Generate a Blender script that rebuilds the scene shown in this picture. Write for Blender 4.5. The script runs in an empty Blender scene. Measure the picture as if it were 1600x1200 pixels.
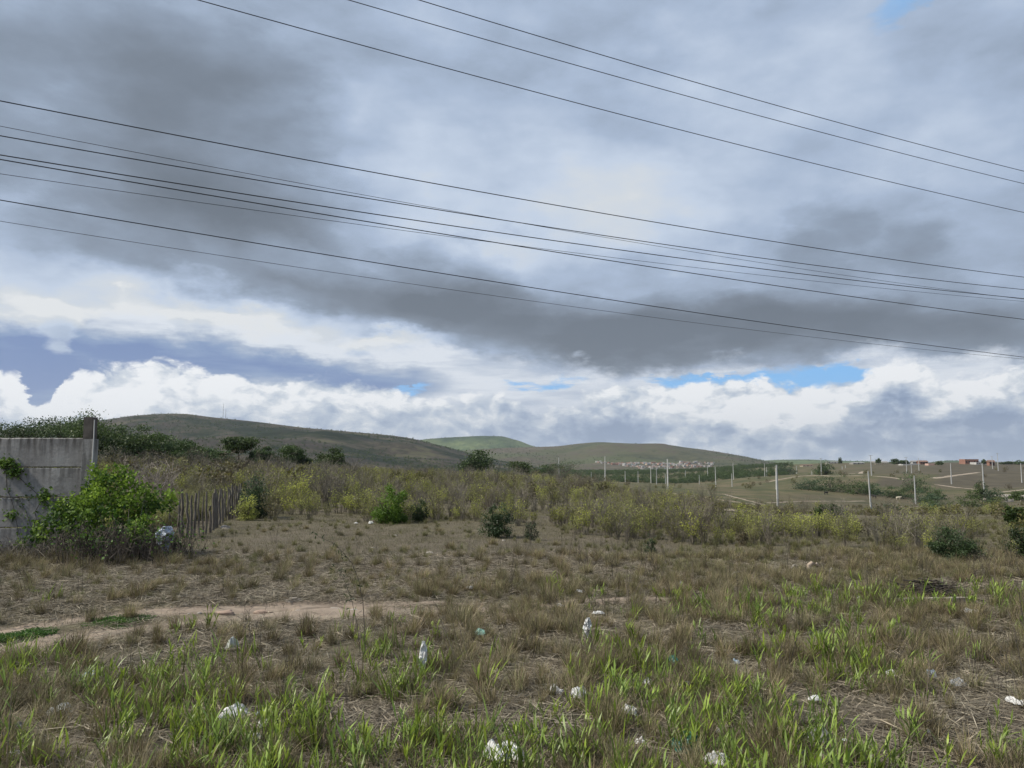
import bpy, math, random
import numpy as np
from mathutils import Vector, Matrix, Euler
R = math.radians
SC = bpy.context.scene
COL = SC.collection
# ------------------------------------------------------------------ camera
FPX, PITCH, EYE = 1186.0, 5.87, 1.6          # focal length in pixels of a 1600 px wide picture, tilt up, eye height
cam_d = bpy.data.cameras.new('camera'); cam = bpy.data.objects.new('camera', cam_d); COL.objects.link(cam)
cam_d.sensor_fit = 'HORIZONTAL'; cam_d.sensor_width = 36.0; cam_d.lens = 36.0*FPX/1600.0
cam_d.clip_start = 0.05; cam_d.clip_end = 30000
cam.location = (0, 0, EYE); cam.rotation_euler = (R(90+PITCH), 0, 0)
SC.camera = cam
SC.view_settings.view_transform = 'Standard'; SC.view_settings.look = 'None'
SC.view_settings.exposure = 0.2; SC.view_settings.gamma = 1.0; SC.view_settings.use_curve_mapping = False
SP, CP = math.sin(R(PITCH)), math.cos(R(PITCH))
def ray(px, py):                              # direction through a point of the photograph
    a, b = (px-800)/FPX, (600-py)/FPX
    return Vector((a, CP - b*SP, SP + b*CP))
def at(px, py, D):                            # the point on that ray D metres ahead
    d = ray(px, py); return Vector((d.x/d.y*D, D, EYE + d.z/d.y*D))
def ground_at(px, py, z=0.0):
    d = ray(px, py); t = (z-EYE)/d.z; return Vector((d.x*t, d.y*t, z))
def azel(px, py):
    d = ray(px, py).normalized(); return math.degrees(math.atan2(d.x, d.y)), math.degrees(math.asin(d.z))

# ------------------------------------------------------------------ node helper
class NT:
    def __init__(s, tree): s.t = tree; s.n = tree.nodes; s.l = tree.links
    def put(s, sock, v):
        if v is None: return
        if isinstance(v, bpy.types.NodeSocket): s.l.new(v, sock)
        else:
            if sock.type == 'RGBA' and hasattr(v, '__len__') and len(v) == 3: v = (*v, 1)
            sock.default_value = v
    def node(s, typ, ins=None, **kw):
        n = s.n.new(typ)
        for k, v in kw.items(): setattr(n, k, v)
        for k, v in (ins or {}).items(): s.put(n.inputs[k], v)
        return n
    def m(s, op, a, b=None, c=None, clamp=False):
        n = s.n.new('ShaderNodeMath'); n.operation = op; n.use_clamp = clamp
        for i, v in enumerate((a, b, c)): s.put(n.inputs[i], v)
        return n.outputs[0]
    def vm(s, op, a, b=None, out=0):
        n = s.n.new('ShaderNodeVectorMath'); n.operation = op
        s.put(n.inputs[0], a); s.put(n.inputs[1], b); return n.outputs[out]
    def mix(s, f, a, b):
        n = s.n.new('ShaderNodeMix'); n.data_type = 'RGBA'
        s.put(n.inputs[0], f); s.put(n.inputs[6], a); s.put(n.inputs[7], b); return n.outputs[2]
    def noise(s, vec, scale, detail=4, rough=0.5, out='Fac', lac=2.0, dist=0.0):
        n = s.node('ShaderNodeTexNoise', {'Vector': vec, 'Scale': scale, 'Detail': detail, 'Roughness': rough, 'Lacunarity': lac, 'Distortion': dist})
        return n.outputs[out]
    def map(s, v, a, b, c=0.0, d=1.0, smooth=False):
        n = s.n.new('ShaderNodeMapRange'); n.interpolation_type = 'SMOOTHSTEP' if smooth else 'LINEAR'
        for i, x in enumerate((v, a, b, c, d)): s.put(n.inputs[i], x)
        return n.outputs[0]
    def ramp(s, f, stops, interp='LINEAR'):
        n = s.n.new('ShaderNodeValToRGB'); s.put(n.inputs[0], f); cr = n.color_ramp; cr.interpolation = interp
        while len(cr.elements) < len(stops): cr.elements.new(0.5)
        for e, (p, c) in zip(cr.elements, stops): e.position = p; e.color = (*c, 1) if len(c) == 3 else c
        return n.outputs[0]
def lin(h):                                   # '#rrggbb' to linear
    c = [int(h[i:i+2], 16)/255 for i in (1, 3, 5)]
    return tuple(x/12.92 if x <= .04045 else ((x+.055)/1.055)**2.4 for x in c)

# ------------------------------------------------------------------ sky: daylight above a broken overcast
SUN_EL, SUN_AZ = 46.0, -98.0                  # azimuth from the view direction, to the left
W = bpy.data.worlds.new('World'); SC.world = W; W.use_nodes = True
w = NT(W.node_tree); w.n.clear()
SKY_S = 0.10
sky = w.node('ShaderNodeTexSky', sky_type='NISHITA', sun_disc=False, sun_elevation=R(SUN_EL), sun_rotation=R(SUN_AZ), altitude=300, air_density=1.0, dust_density=0.3, ozone_density=2.5)
geo = w.node('ShaderNodeTexCoord').outputs['Generated']
sep = w.node('ShaderNodeSeparateXYZ', {0: geo})
PX = 20.7                                     # picture pixels per degree, used as the unit of the cloud layout
U = w.m('MULTIPLY', w.m('ARCTAN2', sep.outputs[0], sep.outputs[1]), 57.29578)
V = w.m('MULTIPLY', w.m('ARCSINE', sep.outputs[2]), 57.29578)
UV = w.node('ShaderNodeCombineXYZ', {0: U, 1: V}).outputs[0]
# three dimensional turbulence flattened towards the horizon, as layers seen edge-on are
flat = w.vm('MULTIPLY', geo, (1.0, 1.0, 2.2))
wn = w.vm('SUBTRACT', w.noise(flat, 3.2, 7, .55, 'Color'), (.5, .5, .5))
wn2 = w.vm('SUBTRACT', w.noise(flat, 13, 6, .6, 'Color'), (.5, .5, .5))
big = w.vm('ADD', UV, w.vm('MULTIPLY', wn, (20, 11, 0)))
big = w.vm('ADD', big, w.vm('MULTIPLY', wn2, (3.5, 2.6, 0)))
mid = w.vm('ADD', UV, w.vm('MULTIPLY', wn2, (5, 3.2, 0)))
def blobs(vec, items, base=0.0):
    acc = base
    for (px, py, sx, sy, rot, wt) in items:
        a, e = azel(px, py)
        mp = w.node('ShaderNodeMapping', {'Vector': vec, 'Location': (a, e, 0), 'Rotation': (0, 0, R(rot)), 'Scale': (sx/PX, sy/PX, 1)}, vector_type='TEXTURE')
        g = w.node('ShaderNodeTexGradient', {0: mp.outputs[0]}, gradient_type='SPHERICAL').outputs['Fac']
        g = w.m('SMOOTH_MIN', g, 1.0, .3) if False else g
        acc = w.m('MULTIPLY_ADD', w.m('MULTIPLY', g, w.m('SUBTRACT', 2.0, g)), wt, acc)
    return acc
def curve(pts, dflt=None):                    # elevation of a cloud edge along the azimuth, from points of the photograph
    fc = w.n.new('ShaderNodeFloatCurve'); c = fc.mapping.curves[0]
    P = [(((azel(x, y)[0])+60)/120, azel(x, y)[1]/20) for x, y in pts]
    P = [(0.0, P[0][1])] + P + [(1.0, P[-1][1])]
    while len(c.points) < len(P): c.points.new(.5, .5)
    for p, (a, b) in zip(c.points, P): p.location = (a, b)
    fc.mapping.update()
    w.put(fc.inputs['Value'], w.m('DIVIDE', w.m('ADD', Uw, 60), 120, clamp=True))
    return w.m('MULTIPLY', fc.outputs[0], 20)
Uw = w.m('ADD', U, w.m('MULTIPLY', w.node('ShaderNodeSeparateXYZ', {0: wn2}).outputs[0], 4.0))
# -- high veil and blue
clear = w.mix(1.0, (0, 0, 0), sky.outputs[0])
clear = w.mix(0.82, clear, tuple(x/SKY_S for x in lin('#6db2ee')))
veil = blobs(mid, [(1240, 598, 170, 36, 0, -1.4), (1080, 590, 110, 12, 0, -.7), (840, 600, 120, 13, 3, -.6), (640, 607, 60, 7, 4, -.7), (1430, -8, 150, 40, 25, -.9)], 1.02)
veil = w.m('ADD', veil, w.m('MULTIPLY', w.m('SUBTRACT', w.noise(w.vm('MULTIPLY', flat, (1, 1, 3)), 22, 7, .62), .5), 1.5))
veil = w.map(veil, .25, .7, smooth=True)
veil_v = blobs(mid, [(110, 560, 330, 55, 0, -.6), (330, 568, 360, 36, -6, -.45), (560, 585, 160, 26, -5, -.5), (20, 620, 130, 80, 0, -.7), (480, 520, 300, 30, -5, .35), (1080, 560, 400, 24, 0, -.15), (1560, 590, 160, 60, 0, .1)], .88)
veil_v = w.m('ADD', veil_v, w.m('MULTIPLY', w.m('SUBTRACT', w.noise(w.vm('MULTIPLY', flat, (.7, .7, 2.6)), 12, 8, .6), .5), 1.15))
veil_c = w.ramp(veil_v, [(0, lin('#6881ae')), (.35, lin('#8096b8')), (.65, lin('#a6b3c6')), (1, lin('#d4dae2'))])
c1 = w.mix(veil, clear, w.vm('SCALE', veil_c, None)) if False else None
inv = 1.0/SKY_S
def lit(c):
    n = w.n.new('ShaderNodeVectorMath'); n.operation = 'SCALE'; w.put(n.inputs[0], c); n.inputs['Scale'].default_value = inv; return n.outputs[0]
col = w.mix(veil, clear, lit(veil_c))
# -- cumulus bank above the horizon
edge = curve([(0, 572), (30, 580), (62, 640), (90, 598), (150, 582), (240, 574), (290, 588), (360, 596), (430, 594), (520, 592), (600, 612), (680, 632), (760, 628), (850, 640), (930, 615), (1010, 606), (1060, 612), (1110, 600), (1180, 603), (1240, 612), (1290, 612), (1320, 596), (1380, 578), (1420, 577), (1480, 590), (1540, 586), (1600, 578)])
def billow(vec, sc, det):
    v_ = w.node('ShaderNodeTexVoronoi', {'Vector': vec, 'Scale': sc, 'Detail': det, 'Roughness': .5, 'Lacunarity': 2.2}, feature='F1', normalize=True)
    return w.m('SUBTRACT', 1.0, w.m('MULTIPLY', v_.outputs['Distance'], 1.15))
warp_p = w.vm('ADD', w.vm('MULTIPLY', geo, (1, 1, 1.6)), w.vm('MULTIPLY', wn2, (.05, .05, .05)))
nfine = w.noise(warp_p, 40, 6, .6)
puff = w.m('ADD', w.m('MULTIPLY', billow(warp_p, 12, 3.4), .8), w.m('MULTIPLY', nfine, .32))
puffs = w.m('MULTIPLY', w.m('SUBTRACT', puff, .62), 5.5)
d = w.m('ADD', w.m('SUBTRACT', edge, V), puffs)
cum = w.map(d, -.12, .5, smooth=True)
off = w.vm('ADD', warp_p, (-.010, 0, .022))
puff2 = w.m('ADD', w.m('MULTIPLY', billow(off, 12, 3.4), .8), w.m('MULTIPLY', w.noise(off, 40, 6, .6), .32))
shade = w.m('MULTIPLY', w.m('SUBTRACT', puff, puff2), 3.0)
body = blobs(mid, [(240, 600, 330, 60, 0, .3), (20, 590, 90, 50, 0, .35), (1100, 640, 130, 60, 0, .4), (1220, 635, 90, 45, 0, .35), (1400, 600, 120, 60, 10, .45), (1375, 632, 55, 36, 0, -.6), (1510, 662, 130, 44, 0, -.42), (1450, 640, 120, 30, 20, .25), (1330, 680, 200, 40, 0, -.12), (1180, 660, 160, 40, 0, .2), (1050, 678, 130, 28, 0, -.35), (1570, 600, 90, 40, 0, .25), (1330, 640, 120, 40, 0, .15), (930, 664, 130, 40, 0, -.22), (820, 665, 120, 40, 0, -.1), (400, 640, 420, 60, 0, .15), (60, 650, 150, 60, 0, .1), (1590, 680, 70, 50, 0, -.3), (700, 660, 200, 50, 0, .1)], .50)
cv = w.m('ADD', w.m('ADD', body, shade), w.m('MULTIPLY', w.m('SUBTRACT', w.noise(flat, 9, 6, .55), .5), 1.0))
rim = w.m('MULTIPLY', w.map(d, 0.2, 3.2, 1, 0, True), .16)
cv = w.m('ADD', cv, rim)
cum_c = w.ramp(cv, [(0, lin('#7489a8')), (.25, lin('#8b9db7')), (.52, lin('#abb8c9')), (.76, lin('#cad1d9')), (1, lin('#eaecee'))])
col = w.mix(cum, col, lit(cum_c))
# -- low haze line of the horizon
hz = w.map(V, -1, 3.5, .5, 0, True)
col = w.mix(hz, col, lit(lin('#b3c0d0')))
# -- the overhead deck
dedge = curve([(0, 508), (60, 516), (100, 545), (125, 520), (190, 500), (260, 505), (330, 512), (400, 520), (470, 530), (540, 545), (580, 556), (620, 546), (680, 546), (740, 556), (820, 572), (900, 582), (980, 590), (1060, 588), (1130, 580), (1230, 578), (1330, 566), (1420, 558), (1500, 575), (1600, 578)])
dd = w.m('ADD', w.m('SUBTRACT', V, dedge), w.m('MULTIPLY', w.m('SUBTRACT', w.noise(flat, 16, 7, .6), .5), 5.5))
deck = w.map(dd, -.5, 1.0, smooth=True)
hole = blobs(mid, [(1440, -22, 80, 24, 25, 1.2)])
deck = w.m('MULTIPLY', deck, w.m('SUBTRACT', 1.0, w.m('MULTIPLY', hole, .55), clamp=True))
g = blobs(big, [
    (60, 150, 330, 330, 0, -.17), (330, 190, 260, 170, -25, -.24), (250, 330, 300, 90, -10, -.1), (230, 380, 200, 90, 0, -.13), (30, 40, 220, 160, 0, -.02),
    (700, 60, 300, 160, 0, .02), (1150, 60, 500, 200, 0, .07), (560, 200, 130, 90, 30, .10), (850, 340, 300, 110, -8, .24), (1180, 260, 420, 180, 0, .10), (980, 60, 180, 80, 0, -.06),
    (30, 410, 200, 90, 0, .22), (170, 470, 300, 60, -5, .27), (60, 500, 140, 50, 0, .24), (430, 515, 260, 34, -8, .22), (440, 395, 120, 40, -20, .2), (330, 455, 200, 40, -10, .06), (250, 425, 170, 40, -14, -.14),
    (420, 345, 170, 60, -10, -.16), (540, 470, 240, 70, -12, -.36), (730, 440, 170, 80, -10, -.30), (900, 520, 330, 80, -4, -.36), (1150, 540, 380, 70, 0, -.38), (1460, 525, 300, 70, -3, -.26), (700, 500, 220, 60, 0, -.12),
    (1290, 370, 90, 60, 40, -.20), (1440, 370, 120, 70, -40, -.14), (1350, 440, 300, 80, 0, -.12), (1570, 330, 120, 130, 0, .10), (1500, 150, 200, 200, 0, .03), (620, 552, 130, 16, 0, .28), (840, 560, 220, 22, 0, -.12), (1060, 420, 200, 60, 0, -.08)], .56)
nz = w.m('SUBTRACT', w.noise(flat, 2.4, 7, .52), .5)
nz2 = w.m('SUBTRACT', w.noise(flat, 8, 7, .55), .5)
g = w.m('ADD', g, w.m('ADD', w.m('MULTIPLY', nz, .42), w.m('MULTIPLY', nz2, .58)))
g = w.m('ADD', g, w.m('MULTIPLY', w.map(dd, 0, 1.6, 1, 0, True), .10))
deck_c = w.ramp(g, [(0, lin('#5f6975')), (.2, lin('#6e7987')), (.42, lin('#8492a5')), (.62, lin('#9fafc6')), (.8, lin('#b9c6d8')), (.95, lin('#c8ced4')), (1, lin('#d8dbdd'))])
col = w.mix(deck, col, lit(deck_c))
# below the horizon the sky sheet ends in the grey of the ground haze
col = w.mix(w.map(V, -3, -.5, 1, 0), col, lit(lin('#6d7068')))
bg = w.node('ShaderNodeBackground', {'Color': col, 'Strength': SKY_S})
out = w.node('ShaderNodeOutputWorld', {0: bg.outputs[0]})
W.cycles.sampling_method = 'MANUAL'; W.cycles.sample_map_resolution = 256

sun_d = bpy.data.lights.new('sun', 'SUN'); sun_d.energy = 4.7; sun_d.angle = R(6); sun_d.color = (1.0, .94, .83)
sun = bpy.data.objects.new('sun', sun_d); COL.objects.link(sun)
sdir = Vector((math.sin(R(SUN_AZ))*math.cos(R(SUN_EL)), math.cos(R(SUN_AZ))*math.cos(R(SUN_EL)), math.sin(R(SUN_EL))))
sun.rotation_euler = sdir.to_track_quat('Z', 'Y').to_euler(); sun.location = (-20, 5, 30)

# ------------------------------------------------------------------ small numeric tools
def vnoise(x, y, seed=0):                     # lattice noise in 0..1, arrays
    x = np.asarray(x, float); y = np.asarray(y, float)
    xi = np.floor(x).astype(np.int64); yi = np.floor(y).astype(np.int64); fx = x-xi; fy = y-yi
    fx = fx*fx*(3-2*fx); fy = fy*fy*(3-2*fy)
    def h(a, b):
        n = (a*374761393 + b*668265263 + seed*974634777) & 0xffffffff
        n = ((n ^ (n >> 13))*1274126177) & 0xffffffff
        return ((n ^ (n >> 16)) & 0xffff)/65535.0
    return (h(xi, yi)*(1-fx)+h(xi+1, yi)*fx)*(1-fy) + (h(xi, yi+1)*(1-fx)+h(xi+1, yi+1)*fx)*fy
def fbm(x, y, scale, oct=4, seed=0):
    s = 0; a = .5; t = 0
    for o in range(oct):
        s = s + a*vnoise(np.asarray(x)/scale*2**o+17.3*o, np.asarray(y)/scale*2**o-9.1*o, seed+o); t += a; a *= .5
    return s/t
def sstep(v, a, b):
    t = np.clip((np.asarray(v, float)-a)/(b-a), 0, 1); return t*t*(3-2*t)

# ------------------------------------------------------------------ poles of the new housing plots: x, top y, foot y, height
POLES = [(873.5,715,749,9),(945.5,713,756,9),(961,741,752,6),(924,738,752,6),(977,736,753,7),(997,736,754,7),(1017,729,752,9),(1026,732,757,9),(1040,740,757,7),
 (1043.5,717,776,9),(1061,739,748,7),(1071,735,750,7.5),(1093,742,759,7),(1106,727,746,9),(1110,738,746,7),(1118.5,729.5,761,9),(1144,740,763,7.5),(1146,723,746,9),(1189,739,744,6),
 (1195,724,745,9),(1198,730,745,7),(1200.5,739,750,6),(1215.5,726,797,9),(1213,731,765,7.5),(1245,728,743,8),(1269,736,751,7),(1283.5,716,743,9),(1316.5,728,742,8),(1321.5,728,741.5,8),
 (1346,731,740,7),(1362,711,744,9.5),(1361,736,795,9),(1375,731,739,7),(1417,714,740,9.5),(1424.5,720,740,8.5),(1431,743,790,9),(1436,715,736,9.5),(1441,726,737,7),(1446,727,737,7),
 (1467,731,737,6),(1487,724,759,9),(1532,730,737,7),(1538,724,771,9),(1545,724,733,7),(1551,713,733,9.5),(1560,708,736,10),(1583,723,733,7),(1597,724,757,9)]
def depth_for(x, yt, yb, h):
    a, b = ray(x, yt), ray(x, yb); return h/(a.z/a.y - b.z/b.y)

# ------------------------------------------------------------------ the lie of the land: a smooth surface through measured points (bearing, distance, height)
CT = []
for x in (-300, 0, 400, 800, 1200, 1600, 1900):
    for D in (1.0, 3.0, 7.0, 12.0): CT.append((x, D, 0.0))
for x, rows in {
    -300: [(20,.1),(40,.5),(80,1.8),(150,3),(400,3),(1000,0),(3000,-10)],
    100: [(20,0),(40,.4),(80,1.5),(150,2.6),(400,2),(1000,-2),(3000,-14)],
    350: [(20,0),(40,.15),(80,.6),(150,1.0),(400,-.5),(1000,-5),(3000,-16)],
    600: [(20,0),(40,0),(80,-.2),(150,-.9),(300,-3),(600,-7),(1200,-12),(3000,-20)],
    850: [(20,0),(40,-.1),(80,-.7),(150,-2.3),(300,-5.2),(600,-9.5),(1200,-13),(3000,-22)],
    1050: [(20,-.05),(40,-.7),(80,-2.3),(130,-4.6),(700,-11),(1200,-14),(3000,-22)],
    1250: [(18,-.05),(35,-.8),(70,-3.3),(110,-5.9),(550,-4.2),(800,-2.6),(1200,-2.0),(3000,-25)],
    1450: [(18,-.05),(35,-.8),(70,-3.2),(120,-6.2),(600,-.7),(850,.4),(1200,-.2),(3000,-25)],
    1600: [(18,-.05),(35,-.8),(70,-3.2),(120,-6.0),(200,-7.3),(600,-.5),(850,.6),(1200,0),(3000,-25)],
    1900: [(18,0),(35,-.7),(70,-2.8),(120,-5),(200,-6),(600,-.3),(850,.8),(1200,.2),(3000,-25)]}.items():
    for D, z in rows: CT.append((x, D, z))
for (x, yt, yb, h) in POLES:
    D = depth_for(x, yt, yb, h)
    if D < 620: CT.append((x, D, at(x, yb, D).z))
for D in (9000.0, 25000.0):
    for x in (-300, 400, 1200, 1900): CT.append((x, D, -30.0))
CT = np.array(CT)
def feat(a, D): return np.stack([np.asarray(a)*2.2, np.log(D)], -1)
cp = feat((CT[:, 0]-800)/FPX, CT[:, 1])
def tpsk(r2): return np.where(r2 > 1e-12, r2*np.log(np.maximum(r2, 1e-12)), 0)
n = len(cp); Km = tpsk(((cp[:, None]-cp[None])**2).sum(-1)) + np.eye(n)*0.02
Pm = np.hstack([np.ones((n, 1)), cp]); A = np.block([[Km, Pm], [Pm.T, np.zeros((3, 3))]])
CO = np.linalg.solve(A, np.concatenate([CT[:, 2], np.zeros(3)]))
def land(x, y, micro=True):
    x = np.atleast_1d(np.asarray(x, float)); y = np.atleast_1d(np.asarray(y, float))
    r = np.hypot(x, y)+1e-6; th = np.arctan2(x, y); tc = np.clip(th, -.74, .74)
    D = np.clip(r*np.cos(tc), 1.0, 24000); a = np.tan(tc); f = feat(a, D); z = np.empty(len(x))
    for i in range(0, len(x), 20000):
        q = f[i:i+20000]; k = tpsk(((q[:, None]-cp[None])**2).sum(-1)); z[i:i+20000] = k@CO[:n] + CO[n] + q@CO[n+1:]
    z *= sstep(D, 10, 20)*.999 + .001
    z *= 1-sstep(np.abs(th), 1.5, 2.6)
    z += np.clip((r-40)/400, 0, 1)*2.2*(fbm(x, y, 120, 3, 5)-.5)
    if micro:
        z += .16*(fbm(x, y, 3.1, 3, 3)-.5)*sstep(r, 2, 6) + .035*(fbm(x, y, .45, 3, 8)-.5)
        z -= rut(x, y)*.05
    return z
def seg_dist(x, y, P):                        # distance to a polyline, and the position along it
    best = np.full(len(x), 1e9); par = np.zeros(len(x))
    for i in range(len(P)-1):
        ax, ay = P[i][:2]; bx, by = P[i+1][:2]; dx, dy = bx-ax, by-ay; L = dx*dx+dy*dy
        t = np.clip(((x-ax)*dx+(y-ay)*dy)/L, 0, 1); d = np.hypot(x-ax-t*dx, y-ay-t*dy)
        par = np.where(d < best, i+t, par); best = np.minimum(best, d)
    return best, par
RUT_A = [ground_at(*p)[:2] for p in ((-260, 1010), (0, 980), (130, 962), (300, 951), (440, 945), (600, 941), (760, 938))]
RUT_B = [ground_at(*p)[:2] for p in ((-260, 1045), (0, 1003), (150, 986), (300, 969), (430, 960), (600, 953), (780, 946), (1000, 936), (1200, 934))]
def rut(x, y):
    out = np.zeros(len(x)); near = (np.abs(x) < 14) & (y > 4) & (y < 14)
    if near.any():
        xs, ys = x[near], y[near]; w = .16*(fbm(xs, ys, .9, 3, 21)-.5)
        a, pa = seg_dist(xs, ys, RUT_A); b, pb = seg_dist(xs, ys, RUT_B)
        va = (1-sstep(a+w, .16, .36))*(1-sstep(pa, 4.2, 5.8)); vb = (1-sstep(b+w, .18, .40))*(1-.75*sstep(pb, 4.5, 6.5))
        out[near] = np.maximum(va, vb)
    return out
LAND_R = np.concatenate([np.geomspace(1.2, 40, 260), np.geomspace(40, 20000, 260)[1:]])
def hit(px, py, lo=3.0, hi=2500):             # where the sight line through a point of the photograph meets the ground
    d = ray(px, py); Ds = np.geomspace(lo, hi, 900); X = d.x/d.y*Ds; Z = EYE + d.z/d.y*Ds
    g = Z - land(X, Ds, False); k = np.where(g < 0)[0]
    if len(k) == 0 or k[0] == 0: D = hi if len(k) == 0 else lo
    else:
        i = k[0]; t = g[i-1]/(g[i-1]-g[i]); D = Ds[i-1]+t*(Ds[i]-Ds[i-1])
    x = d.x/d.y*D; return Vector((x, D, float(land([x], [D])[0])))
def project(x, y, z):
    yy = y*CP + (z-EYE)*SP; zz = -y*SP + (z-EYE)*CP; yy = np.maximum(yy, 1e-3)
    return 800+FPX*x/yy, 600-FPX*zz/yy

# ------------------------------------------------------------------ mesh helpers
def tag(o, label=None, cat=None, group=None, kind=None):
    if label: o['label'] = label
    if cat: o['category'] = cat
    if group: o['group'] = group
    if kind: o['kind'] = kind
    return o
class MB:
    """collects triangles and quads with one tint value per vertex and one material slot per face"""
    def __init__(s): s.v = []; s.f = []; s.t = []; s.mi = []; s.n = 0
    def add(s, v, f, t=0.5, mi=0):
        v = np.asarray(v, float); s.v.append(v); s.t.append(np.broadcast_to(np.asarray(t, float), (len(v),)).copy())
        s.f.append((np.asarray(f)+s.n)); s.mi.append(np.full(len(f), mi)); s.n += len(v)
    def mesh(s, name, mats, smooth=False):
        me = bpy.data.meshes.new(name); V_ = np.concatenate(s.v) if s.v else np.zeros((0, 3))
        me.vertices.add(len(V_)); me.vertices.foreach_set('co', V_.ravel())
        cnt = np.concatenate([np.full(len(f), f.shape[1]) for f in s.f]); idx = np.concatenate([f.ravel() for f in s.f])
        me.loops.add(len(idx)); me.loops.foreach_set('vertex_index', idx.astype(np.int32))
        me.polygons.add(len(cnt)); st = np.concatenate([[0], np.cumsum(cnt)[:-1]])
        me.polygons.foreach_set('loop_start', st.astype(np.int32))
        me.polygons.foreach_set('material_index', np.concatenate(s.mi).astype(np.int32))
        me.polygons.foreach_set('use_smooth', np.full(len(cnt), smooth))
        a = me.attributes.new('tint', 'FLOAT', 'POINT'); a.data.foreach_set('value', np.concatenate(s.t).astype(np.float32))
        me.update(calc_edges=True)
        for m in (mats if isinstance(mats, (list, tuple)) else [mats]): me.materials.append(m)
        return me
    def quads(s, c, a, b, t=.5, mi=0):        # rhombic leaf blades: centre, half length, half width
        c, a, b = (np.asarray(q, float) for q in (c, a, b)); k = len(c)
        v = np.stack([c-a, c+b-.15*a, c+a, c-b-.15*a], 1).reshape(-1, 3); f = np.arange(4*k).reshape(k, 4)
        s.add(v, f, np.repeat(np.broadcast_to(t, (k,)), 4), mi)
    def tube(s, P, r, n=3, t=.5, mi=0, cap=False):
        P = np.asarray(P, float); k = len(P); r = np.broadcast_to(r, (k,)); T = np.gradient(P, axis=0); T /= np.linalg.norm(T, axis=1)[:, None]+1e-9
        ref = np.array([0.31, .22, .93]) if abs(T[0] @ np.array([0.31, .22, .93])) < .9 else np.array([1., 0, 0])
        A_ = np.cross(T, ref); A_ /= np.linalg.norm(A_, axis=1)[:, None]; B_ = np.cross(T, A_)
        an = np.arange(n)/n*2*np.pi
        v = P[:, None] + r[:, None, None]*(np.cos(an)[None, :, None]*A_[:, None] + np.sin(an)[None, :, None]*B_[:, None])
        f = [(i*n+j, i*n+(j+1) % n, (i+1)*n+(j+1) % n, (i+1)*n+j) for i in range(k-1) for j in range(n)]
        s.add(v.reshape(-1, 3), f, t, mi)
        if cap: s.add(v[-1], [tuple(range(n))] if n in (3, 4) else [(0, i, i+1) for i in range(1, n-1)], t, mi)
    def box(s, lo, hi, t=.5, mi=0, jit=0, rg=None):
        v = np.array([(x, y, z) for z in (lo[2], hi[2]) for y in (lo[1], hi[1]) for x in (lo[0], hi[0])], float)
        if jit: v += rg.normal(0, jit, v.shape)
        s.add(v, [(0, 2, 3, 1), (4, 5, 7, 6), (0, 1, 5, 4), (2, 6, 7, 3), (0, 4, 6, 2), (1, 3, 7, 5)], t, mi)
    def build(s, name, mats, parent=None, loc=(0, 0, 0), smooth=False):
        o = bpy.data.objects.new(name, s.mesh(name, mats, smooth)); COL.objects.link(o); o.location = loc
        if parent: o.parent = parent
        return o
def empty(name, loc, rz=0):
    o = bpy.data.objects.new(name, None); COL.objects.link(o); o.location = loc; o.rotation_euler.z = rz; o.empty_display_size = .2; return o
def mesh_obj(name, me, loc=(0, 0, 0), parent=None):
    o = bpy.data.objects.new(name, me); COL.objects.link(o); o.location = loc
    if parent: o.parent = parent
    return o
def unit(v): v = np.asarray(v, float); return v/(np.linalg.norm(v, axis=-1, keepdims=True)+1e-9)

# ------------------------------------------------------------------ materials
def mat(name):
    m = bpy.data.materials.new(name); m.use_nodes = True; t = NT(m.node_tree); t.n.clear(); return m, t
def finish(t, bsdf): t.node('ShaderNodeOutputMaterial', {0: bsdf})
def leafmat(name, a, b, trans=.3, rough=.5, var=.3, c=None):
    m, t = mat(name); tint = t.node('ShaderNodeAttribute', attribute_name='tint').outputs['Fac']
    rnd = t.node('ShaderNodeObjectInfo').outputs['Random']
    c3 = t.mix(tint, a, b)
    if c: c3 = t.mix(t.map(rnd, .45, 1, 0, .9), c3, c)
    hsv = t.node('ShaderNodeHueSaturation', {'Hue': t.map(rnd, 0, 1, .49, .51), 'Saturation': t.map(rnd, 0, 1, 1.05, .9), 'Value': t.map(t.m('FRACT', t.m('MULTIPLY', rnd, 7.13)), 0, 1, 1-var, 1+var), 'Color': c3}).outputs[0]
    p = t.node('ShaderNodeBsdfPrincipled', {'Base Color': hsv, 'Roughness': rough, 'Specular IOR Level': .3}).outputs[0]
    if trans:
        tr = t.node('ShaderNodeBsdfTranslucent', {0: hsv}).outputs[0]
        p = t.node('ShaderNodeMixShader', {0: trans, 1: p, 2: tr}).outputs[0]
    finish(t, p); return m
def plain(name, colA, colB=None, scale=8, rough=.8, bump=0, spec=.3, metal=0, stretch=(1, 1, 1)):
    m, t = mat(name); co = t.node('ShaderNodeTexCoord').outputs['Object']; co = t.vm('MULTIPLY', co, stretch)
    nz_ = t.noise(co, scale, 6, .6); c = t.mix(t.map(nz_, .3, .7), colA, colB or tuple(x*.7 for x in colA))
    ins = {'Base Color': c, 'Roughness': rough, 'Specular IOR Level': spec, 'Metallic': metal}
    if bump: ins['Normal'] = t.node('ShaderNodeBump', {'Strength': bump, 'Distance': .02, 'Height': nz_}).outputs[0]
    finish(t, t.node('ShaderNodeBsdfPrincipled', ins).outputs[0]); return m
M = {}
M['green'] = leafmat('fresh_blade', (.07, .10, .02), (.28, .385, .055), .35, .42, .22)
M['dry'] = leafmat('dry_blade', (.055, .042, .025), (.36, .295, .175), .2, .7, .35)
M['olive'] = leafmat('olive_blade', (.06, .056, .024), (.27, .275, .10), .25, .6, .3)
M['straw'] = leafmat('straw', (.06, .048, .034), (.37, .32, .235), .1, .75, .25)
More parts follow.
